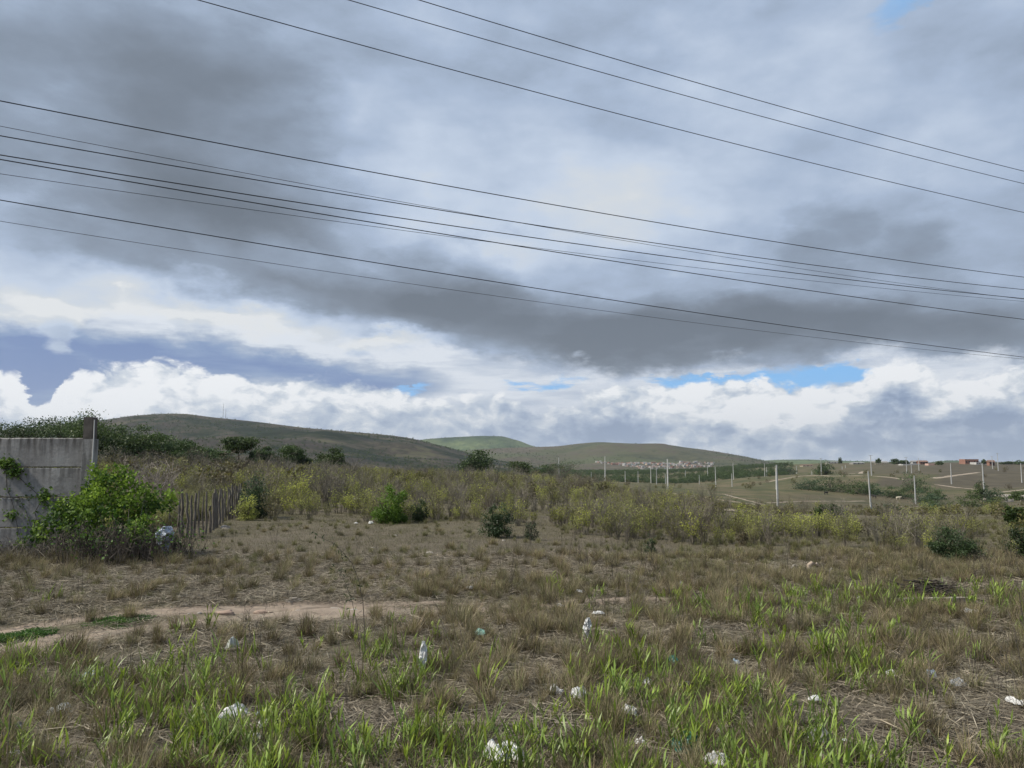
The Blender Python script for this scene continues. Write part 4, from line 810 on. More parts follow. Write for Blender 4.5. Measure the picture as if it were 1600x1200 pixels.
zz = np.array([-.1, .5, 1.0, 1.5, top_w-.06, top_w-.05, ph-.1, ph]); wv = np.array([.10, .10, .097, .095, .092, .078, .075, .075]); sh = np.array([-.01, 0, .01, .015, .02, .0, .0, .0])
V_ = []
for z, w_, s_ in zip(zz, wv, sh): V_ += [(-w_+s_+q.normal(0, .003), -.085, z), (w_+s_+q.normal(0, .004), -.085, z), (w_+s_, .085, z), (-w_+s_, .085, z)]
F_ = [(i*4+j, i*4+(j+1) % 4, (i+1)*4+(j+1) % 4, (i+1)*4+j) for i in range(len(zz)-1) for j in range(4)]; b.add(V_[:20], F_[:16], np.repeat(np.clip(zz[:5]/ph, .2, 1), 4)); b2 = MB(); b2.add(V_[16:], [(i*4+j, i*4+(j+1) % 4, (i+1)*4+(j+1) % 4, (i+1)*4+j) for i in range(3) for j in range(4)], .8); b2.add(V_[-4:], [(0, 1, 2, 3)], .9); b2.build('post_top', plain('dark_bare_concrete', (.13, .115, .10), (.07, .062, .055), 6, .95, .5), wallr)
b.build('end_post', M['wall'], wallr)['label'] = 'streaked end post narrowing towards its top'
b = MB(); b.tube([(.115, -.09, ph-.05), (.12, -.09, top_w), (.12, -.09, top_w*.6), (.085, -.09, top_w*.5), (.09, -.09, .05)], [.009, .010, .010, .009, .008], 5); b.build('loose_rod', M['concrete'], wallr)

# ------------------------------------------------------------------ creeper over the wall end and the thicket at its foot
def px_cloud(rg, blobs_, n):                  # points inside ellipsoids: picture centre, half sizes in metres via depth
    out = []; wts = np.array([b_[2]*b_[3] for b_ in blobs_], float); wts /= wts.sum()
    for (px, py, rx, ry, D, dz), m_ in zip(blobs_, (wts*n).astype(int)):
        c = at(px, py, D); s_ = D/FPX; d = unit(rg.normal(size=(m_, 3)))*rg.uniform(0, 1, m_)[:, None]**.45; p = d*np.array([rx*s_, dz, ry*s_])+np.array(c); out.append(p)
    p = np.concatenate(out); return p[p[:, 2] > .02]
q = np.random.default_rng(77); CD = 12.6
org = ground_at(185, 890)
def local(p): return np.asarray(p)-np.array(org)
cr_ = empty('creeper', org); lf = MB(); st = MB()
BL = [(160, 768, 32, 24, 13.0, .4), (205, 785, 36, 26, 12.9, .5), (130, 785, 26, 22, 13.0, .25), (236, 795, 28, 16, 13.2, .5), (170, 800, 56, 26, 12.7, .5), (120, 812, 36, 22, 12.85, .3), (205, 830, 50, 30, 12.5, .5), (258, 780, 20, 12, 13.4, .4), (146, 752, 18, 20, 12.95, .25), (182, 752, 18, 20, 13.0, .3), (212, 762, 16, 18, 13.0, .3), (224, 768, 11, 12, 13.0, .3), (204, 748, 8, 8, 13, .2), (105, 800, 20, 14, 12.9, .2), (60, 838, 24, 14, 13.0, .15), (140, 850, 30, 20, 12.6, .3), (200, 860, 30, 18, 12.4, .3),
      (90, 822, 30, 16, 12.95, .2), (165, 855, 40, 22, 12.3, .4)]
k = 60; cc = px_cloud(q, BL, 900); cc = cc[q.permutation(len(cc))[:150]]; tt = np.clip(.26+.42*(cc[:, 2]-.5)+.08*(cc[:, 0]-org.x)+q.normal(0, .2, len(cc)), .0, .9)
i = q.integers(0, len(cc), 8200); p = cc[i]+q.normal(0, .075, (len(i), 3)); p[:, 1] = np.where(p[:, 0] < PXW+.1, np.minimum(p[:, 1], WY-.04), p[:, 1]); p[:, 2] = np.maximum(p[:, 2], .05)
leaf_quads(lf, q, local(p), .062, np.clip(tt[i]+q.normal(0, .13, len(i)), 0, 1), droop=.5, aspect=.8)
for _ in range(90):
    e = cc[q.integers(0, len(cc))]; s_ = np.array([e[0]*.6+org.x*.4+q.normal(0, .3), 12.6+q.normal(0, .3), -.03]); m_ = (s_+e)/2+q.normal(0, .12, 3); st.tube(local(np.stack([s_, m_, e])), [.009, .006, .003], 4, q.uniform(0, 1))
lf.build('foliage', M['leaf_v'], cr_); st.build('stem', M['twig'], cr_)
tag(cr_, 'bright green leafy creeper heaped over the end of the concrete wall', 'creeper')
# trailing strands on the wall face
vn = empty('wall_vine', (at(20, 790, WY).x, WY-.03, 0)); o_ = np.array(vn.location); lf = MB(); st = MB()
for P_ in ([(0, 726), (22, 742), (45, 762), (75, 790), (98, 808)], [(12, 722), (8, 760), (20, 790), (30, 830), (20, 866)], [(70, 770), (52, 800), (60, 830), (75, 868)], [(98, 780), (92, 800), (60, 812), (40, 850)], [(5, 775), (30, 778), (60, 776), (96, 772)], [(44, 868), (50, 830), (40, 800), (30, 775)], [(120, 800), (100, 830), (96, 868)]):
    W3 = np.array([at(a+q.normal(0, 2), b_, WY-.035) for a, b_ in P_]); st.tube(W3-o_, np.linspace(.005, .003, len(W3)), 3, .4)
    for _ in range(26): f = q.uniform(0, len(W3)-1.001); j = int(f); c = W3[j]*(1-f+j)+W3[j+1]*(f-j)+q.normal(0, .03, 3)*[1, .2, 1]; leaf_quads(lf, q, (c-o_)[None], .05, [q.uniform(.1, .7)], aspect=.8)
for (a, b_, r1, r2, n_) in ((8, 724, 16, 9, 190), (22, 738, 14, 10, 120), (70, 775, 11, 12, 130), (18, 806, 12, 8, 60), (32, 850, 10, 10, 50), (95, 800, 14, 14, 120)):
    c = np.array(at(a, b_, WY-.06)); s_ = WY/FPX; leaf_quads(lf, q, c-o_+q.normal(size=(n_, 3))*[r1*s_*.5, .025, r2*s_*.5], .058, q.uniform(.1, .7, n_), aspect=.8)
lf.build('foliage', M['leaf_v'], vn); st.build('stem', M['twig_d'], vn); tag(vn, 'thin vine strands with scattered leaves trailing across the concrete slabs', 'vine')
# dry brambles at the wall foot
def bramble(px0, px1, D, h, n, seed, label, m_='twig_d', leaves=0):
    rg = np.random.default_rng(seed); c = ground_at((px0+px1)/2, 890); x0 = (px0-800)/FPX*D; x1 = (px1-800)/FPX*D; r = empty('bramble', ((x0+x1)/2, D, 0)); st = MB(); lf = MB(); P = []
    for i in range(n):
        s_ = np.array([rg.uniform(x0, x1)-(x0+x1)/2, rg.normal(0, .28), -.02]); L = h*rg.uniform(.5, 1.5); a = rg.uniform(0, 6.28); e = np.array([np.cos(a), np.sin(a)*.6])*L*rg.uniform(.2, .8); z = h*rg.uniform(.5, 1.1)
        Q = np.array([s_, s_+[e[0]*.3, e[1]*.3, z*.7], s_+[e[0]*.7, e[1]*.7, z], s_+[e[0]*1.1, e[1]*1.1, z*rg.uniform(.3, .9)]])+rg.normal(0, .03, (4, 3)); st.tube(Q, [.006, .0045, .0035, .002], 3, rg.uniform(0, 1)); P.append(Q[2])
        for _ in range(3): b0 = Q[rg.integers(1, 4)]; st.tube(np.stack([b0, b0+rg.normal(0, .09, 3)+[0, 0, .04]]), [.003, .0015], 3, rg.uniform(0, 1))
    st.build('stem', M[m_], r)
    if leaves: P = np.array(P); leaf_quads(lf, rg, P[rg.integers(0, len(P), leaves)]+rg.normal(0, .09, (leaves, 3)), .05, rg.uniform(0, .8, leaves), aspect=.7); lf.build('foliage', M['leaf_g'], r)
    tag(r, label, 'bramble')
bramble(120, 235, 12.1, .55, 260, 1, 'tangle of dark dry bramble stems under the green creeper', leaves=260)
bramble(-60, 130, 12.5, .27, 260, 2, 'brown dry brambles along the foot of the concrete wall', 'twig', 60)
bramble(215, 300, 12.4, .50, 170, 3, 'dry brambles with a few leaves under the hanging blue and white bag', leaves=420)
x = np.concatenate([q.uniform((-60-800)/FPX*12, (300-800)/FPX*12, 170)]); x = np.where((x > -7.0) & (q.uniform(0, 1, len(x)) < .72), x-4, x); y = q.normal(12.0, .38, len(x)); y = np.clip(y, 11.2, 12.9)
scatter('tall_dry_grass', L_dry, x, y, q.uniform(.6, 1.15, len(x)), q, .1, 'tall dry grass at the foot of the wall and creeper', 'grass')

# ------------------------------------------------------------------ stake fence
ST = [(263,821,768,6),(279,832,780,3),(284,836,764,1),(292,838,770,1),(298,837,774,0),(303,836,771,3),(312,834,767,-1),(317,833,775,0),(322,832,768,0),(329,830,790,0),(333,826,770,1),(336,823,764,0),(339,821,771,0),(343,818,763,1),(347,816,765,0),(350,814,764,0),(353,812,768,-1),(356,811,762,0),(359,810,764,0),(362,809,758,1),(365,808,761,0),(368,807,758,0),(371,806,760,0),(374,805,756,0),(377,804,755,0)]
M['stake'] = plain('weathered_wood', (.20, .178, .15), (.07, .06, .05), 12, .9, .6, stretch=(3, 3, .4)); q = np.random.default_rng(9)
p0 = ground_at(263, 845); fr = tag(empty('stake_fence', p0), 'leaning row of grey rough wooden stakes receding behind the creeper', 'fence'); tops = []
for (x_, yb, yt, ln) in ST:
    D = ground_at(x_, yb+3).y; g_ = at(x_, yb, D); g_.z = float(land([g_.x], [D])[0]); tp = at(x_+ln, yt, D); a = np.array(g_-p0); b_ = np.array(tp-p0); h = b_[2]-a[2]
    k = np.linspace(0, 1, 6)[:, None]; P = a+(b_-a)*k+q.normal(0, .012, (6, 3))*np.array([1, 1, 0]); P[0, 2] -= .08; b = MB(); rr = q.uniform(.018, .037)*np.array([1.1, 1.05, 1, .95, .9, .7]); b.tube(P, rr, 6, .5, cap=True); b.build('stake', M['stake'], fr); tops.append((a, b_))
for f in (.35, .8):
    b = MB(); b.tube([a*(1-f)+b_*f+np.array([.0, -.035, 0]) for a, b_ in tops], .003, 3); b.build('fence_wire', M['wire'], fr)

# ------------------------------------------------------------------ concrete poles
def pole_mesh(h, holes=False, seed=0):
    rg = np.random.default_rng(seed); b = MB(); k = 5; w0, w1 = .21, .12; V_ = []
    for i in range(k):
        f = i/(k-1); w_ = w0*(1-f)+w1*f; d = w_*.72; c = w_*.25
        for (x, y) in ((-w_, -d+c), (-w_+c, -d), (w_-c, -d), (w_, -d+c), (w_, d-c), (w_-c, d), (-w_+c, d), (-w_, d-c)): V_.append((x, y, -.5+f*(h+.5)))
    b.add(V_, [(i*8+j, i*8+(j+1) % 8, (i+1)*8+(j+1) % 8, (i+1)*8+j) for i in range(k-1) for j in range(8)]); b.add(V_[-8:], [tuple(range(8))]); return b
pm = {}
PLAB = {873.5: 'thin bare pole in front of the paired broad green trees', 945.5: 'bare concrete pole before the left end of the hillside town', 1043.5: 'tall bare concrete pole standing in the middle of the plots below the town', 1215.5: 'tallest and nearest pale concrete pole right of centre, foot on the cross track',
    1361: 'near concrete pole leaning slightly left, foot on the cross track', 1362: 'pole on the rise directly above the leaning near pole', 1431: 'short looking pale pole among the low green bushes', 1487: 'bare pole on the slope between round thorn tree and ploughed field', 1538: 'bare pole at the edge of the ploughed slope with bushes at its foot',
    1597: 'pole at the right edge of the view on the ploughed slope', 1118.5: 'bare pole standing right of the tall middle pole, before the valley', 1283.5: 'pole with crossarm before the dark rounded tree', 1560: 'tall pole with crossarm near the right end of the horizon', 1551: 'slim pole just left of the tall one near the right horizon', 1417: 'pole rising in front of the dark trees on the horizon'}
for i, (x_, yt, yb, h) in enumerate(POLES):
    D = depth_for(x_, yt, yb, h); g = at(x_, yb, D); lz = float(land([g.x], [g.y], False)[0]); top = at(x_, yt, D).z
    hh = round(max(3.0, min(top-lz, 12)), 1)
    if hh not in pm: pm[hh] = pole_mesh(hh).mesh('concrete_pole', M['concrete'])
    big_ = x_ in (1283.5, 1417, 1551, 1560, 1362)
    if big_:
        r = empty('concrete_pole', (g.x, g.y, lz)); mesh_obj('shaft', pm[hh], parent=r); b = MB(); b.box((-.9, -.06, hh-.35), (.9, .06, hh-.22)); b.build('crossarm', M['concrete'], r)
        for dx in (-.8, 0, .8):
            b = MB(); b.tube([(dx, 0, hh-.22), (dx, 0, hh-.02)], [.04, .03], 5, cap=True); b.build('insulator', M['stone'], r)
    else: r = mesh_obj('concrete_pole', pm[hh], (g.x, g.y, lz))
    r.rotation_euler = (0, R(-2.0 if x_ == 1361 else random.uniform(-.7, .7)), random.uniform(-.5, .5)); r.scale = (max(1, D/500), max(1, D/500), 1)
    zone = 'left' if x_ < 1000 else ('middle' if x_ < 1180 else ('right' if x_ < 1400 else 'far right'))
    lab = PLAB.get(x_) or {'left': 'small pale pole against the dark valley trees below the left of the town', 'middle': 'small pale pole against the dark valley trees below the town', 'right': 'small pale pole scattered over the far plots right of the town', 'far right': 'small pale pole along the ridge near the far buildings'}[zone]
    tag(r, lab, 'pole', None if x_ in PLAB else {'left': 'small poles left below the town', 'middle': 'small poles below the town', 'right': 'small poles on the far plots', 'far right': 'small poles along the ridge'}[zone])

# ------------------------------------------------------------------ overhead cables, in vertical planes beside the road, and the two roadside poles out of view that carry them
CA = R(64.6); cd_ = np.array([math.sin(CA), math.cos(CA)]); cn_ = np.array([-math.cos(CA), math.sin(CA)])
def cable(pts, p, rad, label):
    """pts: three picture points; p: distance of the cable's plane from the camera; a parabola through the three"""
    S, Z = [], []
    for (x_, y_) in pts:
        d = ray(x_, y_); t = p/(d.x*cn_[0]+d.y*cn_[1]); S.append(t*(d.x*cd_[0]+d.y*cd_[1])); Z.append(EYE+t*d.z)
    co = np.polyfit(S, Z, 2); s = np.linspace(-24.0, 31.0, 90); z = np.polyval(co, s)
    P = np.stack([p*cn_[0]+s*cd_[0], p*cn_[1]+s*cd_[1], z], 1); b = MB(); o0 = P[0].copy(); b.tube(P-o0, rad, 6); o = b.build('overhead_cable', M['wire'], loc=o0, smooth=True)
    tag(o, label, 'cable'); return P[0], P[-1]
p_ = 16.6*math.sin(CA)
C_ENDS = [cable([(310, 0), (800, 134), (1600, 332)], p_, .009, 'lowest of the three upper black cables crossing the grey clouds'),
 cable([(545, 0), (800, 73.5), (1600, 287)], p_+.55, .009, 'middle one of the three upper black cables'),
 cable([(655, 0), (800, 44), (1600, 267.5)], p_-.55, .009, 'topmost black cable, entering at the top centre of the view'),
 cable([(0, 157.5), (800, 308.5), (1600, 433)], p_, .0095, 'highest cable of the lower bundle, alone above the others'),
 cable([(0, 197), (800, 346), (1600, 467.5)], p_-.12, .0045, 'thin cable second in the lower bundle, merging with a thicker one at the centre'),
 cable([(0, 212), (800, 346), (1600, 452.5)], p_, .009, 'thick cable third in the lower bundle at the left edge'),
 cable([(0, 242), (800, 366.5), (1600, 466.5)], p_, .0095, 'upper one of the close pair of thick cables at the left edge'),
 cable([(0, 249), (800, 383), (1600, 499)], p_, .0095, 'lower one of the close pair of thick cables at the left edge'),
 cable([(0, 271.5), (800, 382.5), (1600, 471)], p_-.12, .0045, 'thin cable just under the close pair of thick cables'),
 cable([(0, 312.5), (800, 444.5), (1600, 558)], p_, .0085, 'second lowest cable, thick, over the dark cloud base'),
 cable([(0, 345.5), (800, 466), (1600, 561)], p_+.1, .0042, 'lowest and thinnest cable over the dark cloud base')]

# ------------------------------------------------------------------ masts on the left hill
M['steel'] = plain('mast_steel', (.30, .30, .31), None, 3, .6)
for (x_, yt, yb, lab) in ((348.5, 631, 653, 'taller of two thin masts on the left hill top'), (352.5, 641, 654, 'shorter of two thin masts on the left hill top')):
    g = at(x_, yb, 1590); tp = at(x_, yt, 1590); h = tp.z-g.z; r = empty('radio_mast', g); b = MB()
    for (dx, dy) in ((-.45, -.3), (.45, -.3), (0, .5)): b.tube([(dx, dy, -2), (dx*.4, dy*.4, h)], .16, 3)
    b.build('lattice', M['steel'], r); b = MB()
    for k in range(10): z = h*k/10; s_ = 1-.6*k/10; b.tube([(-.45*s_, -.3*s_, z), (.45*s_, -.3*s_, z+h/20), (0, .5*s_, z+h/10)], .08, 3)
    b.build('bracing', M['steel'], r); b = MB(); b.tube([(0, 0, h), (0, 0, h+2)], .1, 3); b.build('antenna', M['steel'], r); tag(r, lab, 'mast')

# ------------------------------------------------------------------ buildings on the right horizon and the hillside town
def hmat(nm, c, c2=None): M[nm] = plain(nm, c, c2 or tuple(x*.8 for x in c), .5, .85)
for nm, c in (('white_plaster', (.46, .45, .43)), ('cream_plaster', (.6, .52, .40)), ('brick', (.27, .14, .10)), ('pink_plaster', (.55, .36, .30)), ('blue_plaster', (.30, .38, .46)), ('roof_tile', (.22, .14, .105)), ('roof_grey', (.28, .27, .26)), ('opening', (.03, .03, .035))): hmat(nm, c)
def house(x0, x1, yt, yb, D, walls, roof, label, cat='house', nwin=3, open_side=False, group=None, pitch=.28):
    D = min(max(hit((x0+x1)/2, yb, 60, 1000).y, 330), 950)
    a, c = at(x0, yb, D), at(x1, yb, D); w_ = c.x-a.x; h = at(x0, yt, D).z-a.z; cx = (a.x+c.x)/2; lz = float(land([cx], [D], False)[0]); z0 = min(lz, a.z)-.3; base = a.z-z0; d = min(w_*.8, 9)
    r = empty('house' if cat == 'house' else cat.replace(' ', '_'), (cx, D, z0)); H = base+h; wh = H-w_*0 - (min(1.4, h*.4) if roof else .0)
    b = MB()
    if open_side:
        for dx in np.linspace(-w_/2+.2, w_/2-.2, 4): b.box((dx-.18, -d/2, 0), (dx+.18, -d/2+.36, wh)); 
        b.build('wall', M[walls], r)['kind'] = 'stuff'
    else: b.box((-w_/2, -d/2, 0), (w_/2, d/2, wh)); b.build('wall', M[walls], r)
    if roof:
        b = MB(); e = .5; rh = H-wh; b.add([(-w_/2-e, -d/2-e, wh), (w_/2+e, -d/2-e, wh), (w_/2+e, d/2+e, wh), (-w_/2-e, d/2+e, wh), (-w_/2-e, 0, wh+rh), (w_/2+e, 0, wh+rh)], [(0, 1, 5, 4), (2, 3, 4, 5)]); b.add([(-w_/2-e, -d/2-e, wh), (-w_/2-e, d/2+e, wh), (-w_/2-e, 0, wh+rh), (w_/2+e, -d/2-e, wh), (w_/2+e, d/2+e, wh), (w_/2+e, 0, wh+rh)], [(0, 1, 2), (4, 3, 5)]); b.add([(-w_/2-e, -d/2-e, wh-.05), (w_/2+e, -d/2-e, wh-.05), (w_/2+e, d/2+e, wh-.05), (-w_/2-e, d/2+e, wh-.05)], [(3, 2, 1, 0)]); b.build('roof', M[roof], r)
    for k in range(nwin):
        xx = -w_/2+w_*(k+.5)/nwin; b = MB()
        if k == nwin//2: b.box((xx-.5, -d/2-.06, base), (xx+.5, -d/2+.02, base+min(2.1, h*.7))); b.build('door', M['opening'], r)
        else: b.box((xx-.6, -d/2-.05, base+h*.3), (xx+.6, -d/2+.02, base+h*.6)); b.build('window', M['opening'], r)
    return tag(r, label, cat, group)
house(1503.5, 1524.5, 717.5, 725, 560, 'brick', None, 'long unplastered red brick building on the right horizon', nwin=5)
house(1407, 1434, 724.3, 726.6, 600, 'white_plaster', None, 'long low white wall right of the dark horizon trees', 'boundary wall', 0)
house(1424, 1435, 719.5, 724.4, 640, 'white_plaster', 'roof_grey', 'white house just right of the dark horizon trees')
house(1435, 1447.5, 719.3, 725.5, 600, 'brick', 'roof_tile', 'reddish tiled house next to the white house on the horizon')
house(1448, 1461, 724.3, 727, 600, 'pink_plaster', None, 'low pinkish wall right of the reddish tiled house', 'boundary wall', 0)
house(1520.5, 1541, 722.3, 725.5, 570, 'white_plaster', None, 'long low white building beside the red brick one', nwin=6)
house(1544, 1552.5, 718.8, 727.5, 520, 'brick', 'roof_tile', 'dark red roofed house between the white building and the tall pole', nwin=2)
house(1364, 1385, 720.5, 725.5, 560, 'cream_plaster', 'roof_grey', 'open sided shed with pale roof right of the pole on the rise', 'shed', 0, True)
house(1292, 1309, 721.2, 724, 900, 'white_plaster', 'roof_grey', 'low white farm building right of the dark rounded tree', nwin=4)
house(1330, 1348, 722.3, 725, 900, 'white_plaster', 'roof_grey', 'low white shed left of the pole on the rise', 'shed', 3)
house(1252, 1268, 726, 728.5, 900, 'cream_plaster', 'roof_tile', 'pale farmhouse left of the dark rounded tree', nwin=3)
for i, (x_, t_, b_, w_, lab) in enumerate([(1399, 716.5, 725, 20, 'left half of the dark tree clump on the right horizon'), (1414, 717.5, 725, 16, 'right half of the dark tree clump on the right horizon'), (1313, 714, 724, 6, 'slim tall tree alone on the horizon above the poles'), (1372, 717, 723, 10, 'small trees behind the open shed'), (1538, 718.5, 724, 9, 'dark tree between the white building and the red roofed house'), (1468, 720, 726, 12, 'round tree on the ridge left of the red brick building'), (1225, 722, 729, 20, 'dark trees on the rise left of the farmhouse'), (1592, 720, 725, 26, 'dark trees at the right end of the horizon'), (1574, 721, 725, 20, 'low dark trees left of the right end of the horizon'), (1155, 724, 735, 16, 'dark tree at the right end of the town'), (1174, 726, 736, 14, 'dark tree right of the town among white sheds'), (1128, 730, 740, 16, 'dark tree below the right end of the town')]):
    bush('horizon_tree', x_, t_, b_, w_, 'bush', lab, 'tree', m_='leaf_a', seed=500+i, n=900, ls=1.1, D=(640 if x_ > 1350 else 900))
q = np.random.default_rng(21); hm = []
for i, (wm, rm) in enumerate((('white_plaster', 'roof_tile'), ('white_plaster', 'roof_grey'), ('cream_plaster', 'roof_tile'), ('pink_plaster', 'roof_tile'), ('blue_plaster', 'roof_grey'), ('brick', 'roof_tile'), ('white_plaster', 'roof_tile'))):
    b = MB(); w_, d, h = 9+2*(i % 3), 9, 4.2+(i % 2)*2.2; b.box((-w_/2, -d/2, -3), (w_/2, d/2, h)); b.add([(-w_/2-.4, -d/2-.4, h), (w_/2+.4, -d/2-.4, h), (w_/2+.4, d/2+.4, h), (-w_/2-.4, d/2+.4, h), (-w_/2-.4, 0, h+1.5), (w_/2+.4, 0, h+1.5)], [(0, 1, 5, 4), (2, 3, 4, 5)], mi=1); b.add([(-w_/2, -d/2, h), (-w_/2, d/2, h), (-w_/2, 0, h+1.4), (w_/2, -d/2, h), (w_/2, d/2, h), (w_/2, 0, h+1.4)], [(0, 2, 1), (3, 4, 5)])
    for k in range(3): xx = -w_/2+w_*(k+.5)/3; b.box((xx-.6, -d/2-.08, .8 if k != 1 else 0), (xx+.6, -d/2+.02, 2.2), mi=2)
    hm.append((b.mesh('house', [M[wm], M[rm], M['opening']]), wm, rm))
CN = {'white_plaster': 'white', 'cream_plaster': 'cream', 'pink_plaster': 'pinkish', 'blue_plaster': 'bluish', 'brick': 'red brick'}
def town_house(px, t_, i):
    me_, wm, rm = hm[i]; p = H3[1](px, t_); o = mesh_obj('town_house', me_, p); o.rotation_euler.z = q.normal(0, .5); s_ = q.uniform(.3, .6)*p[1]/1900; o.scale = (s_*q.uniform(.8, 1.4), s_, s_)
    z_ = 'left' if px < 1000 else ('middle' if px < 1065 else 'right')
    lab = 'tiny %s house with %s roof in the %s part of the hillside town' % (CN[wm], 'tiled' if rm == 'roof_tile' else 'grey', z_); tag(o, lab, 'house', lab.replace('tiny ', '').replace('house', 'houses', 1))
nH = 0
while nH < 280:
    px = q.uniform(930, 1114); py = q.uniform(720.5+.012*abs(px-1000), np.interp(px, [930, 1000, 1060, 1114], [723, 732, 733, 731]))
    if px < 960 and q.uniform() < .5: continue
    # position on the slope of the middle hill that shows at this height
    ts = np.linspace(0, .9, 60); zz_ = [project(*[np.array([v]) for v in H3[1](px, t)])[1][0] for t in (0.0, .3, .6, .9)]
    t_ = float(np.interp(-py, [-v for v in zz_], [0, .3, .6, .9])); 
    town_house(px, t_, int(q.choice(7, p=[.24, .22, .13, .12, .05, .08, .16]))); nH += 1
for px, py in ((937, 720), (962, 723.5), (1014, 722), (1034, 721.3), (1066, 720.8), (1110, 729)):
    zz_ = [project(*[np.array([v]) for v in H3[1](px, t)])[1][0] for t in (0.0, .3, .6, .9)]; town_house(px, float(np.interp(-py, [-v for v in zz_], [0, .3, .6, .9])), 1)

# ------------------------------------------------------------------ litter, stones and dead wood
def bagmat(nm, c, c2, trans=.25, rough=.35):
    m, t = mat(nm); co = t.node('ShaderNodeTexCoord').outputs['Object']; cc_ = t.mix(t.map(t.noise(co, 14, 4, .6), .45, .7), c, c2)
    p = t.node('ShaderNodeBsdfPrincipled', {'Base Color': cc_, 'Roughness': rough, 'Specular IOR Level': .5}).outputs[0]; tr = t.node('ShaderNodeBsdfTranslucent', {0: cc_}).outputs[0]
    finish(t, t.node('ShaderNodeMixShader', {0: trans, 1: p, 2: tr}).outputs[0]); M[nm] = m
bagmat('white_plastic', (.78, .78, .77), (.6, .59, .57)); bagmat('teal_plastic', (.025, .19, .15), (.015, .10, .085)); bagmat('blue_plastic', (.34, .46, .58), (.55, .57, .6)); bagmat('mint_plastic', (.25, .5, .42), (.3, .55, .5)); bagmat('clear_plastic', (.36, .37, .38), (.22, .22, .22), .4, .2); bagmat('yellowed_plastic', (.6, .62, .58), (.5, .5, .22)); bagmat('blue_white_cloth', (.55, .6, .68), (.14, .19, .30), .1, .7)
def crumple(seed, w_, d, h, n=34, fold=.5, lift=.0):
    """a crushed plastic bag: a sheet gathered into sharp ridges, closed at its rim against the ground"""
    q = np.random.default_rng(seed); u, v = np.meshgrid(np.linspace(-1, 1, n), np.linspace(-1, 1, n)); r = np.sqrt(u*u+v*v); a = np.arctan2(v, u)
    edge = 1+.55*(fbm(np.cos(a)*1.7+seed, np.sin(a)*1.7, .8, 3, seed)-.5)*2; px_, py_ = u*edge, v*edge
    rid = 1-np.abs(2*fbm(u+seed*3.1, v, .55, 3, seed)-1)*2.2; rid2 = 1-np.abs(2*fbm(u-seed, v+4, .22, 2, seed+5)-1)*2
    lump = fbm(u+seed*1.7, v-seed, .62, 2, seed+9); z = h*(np.clip(1.08-r**5, 0, 1)*np.clip(.12+1.5*(lump-.3)+fold*.35*rid, .05, 1.2)+.14*rid2*np.clip(1.1-r, 0, 1)) + .008
    sh = .18*(fbm(u*1.0+9, v, .5, 3, seed+2)-.5)
    k = (r < 1.12).ravel(); P = np.stack([(px_+sh)*w_/2, (py_+sh)*d/2, np.maximum(z, .004)], -1).reshape(-1, 3)
    F_ = np.array([(i*n+j, i*n+j+1, (i+1)*n+j+1, (i+1)*n+j) for i in range(n-1) for j in range(n-1)]); F_ = F_[k[F_].all(1)]
    b = MB(); b.add(P, F_); return b
def litter(px, py, wpx, hpx, m_, label, name='plastic_bag', cat='plastic bag', seed=0, n=30, up=0.0, group=None):
    g = ground_at(px, py+hpx*.35); g.z = float(land([g.x], [g.y])[0]); s_ = g.y/FPX; b = crumple(seed or int(px), wpx*s_*.92, max(.06, min(wpx, hpx*1.6)*s_*1.2), max(.025, hpx*s_*.55)*(1+up), n)
    o = b.build(name, M[m_], loc=g); o.rotation_euler.z = random.uniform(-.5, .5); o.location.z += .012+up*.05
    md = o.modifiers.new('thickness', 'SOLIDIFY'); md.thickness = .0015
    return tag(o, label, cat, group)
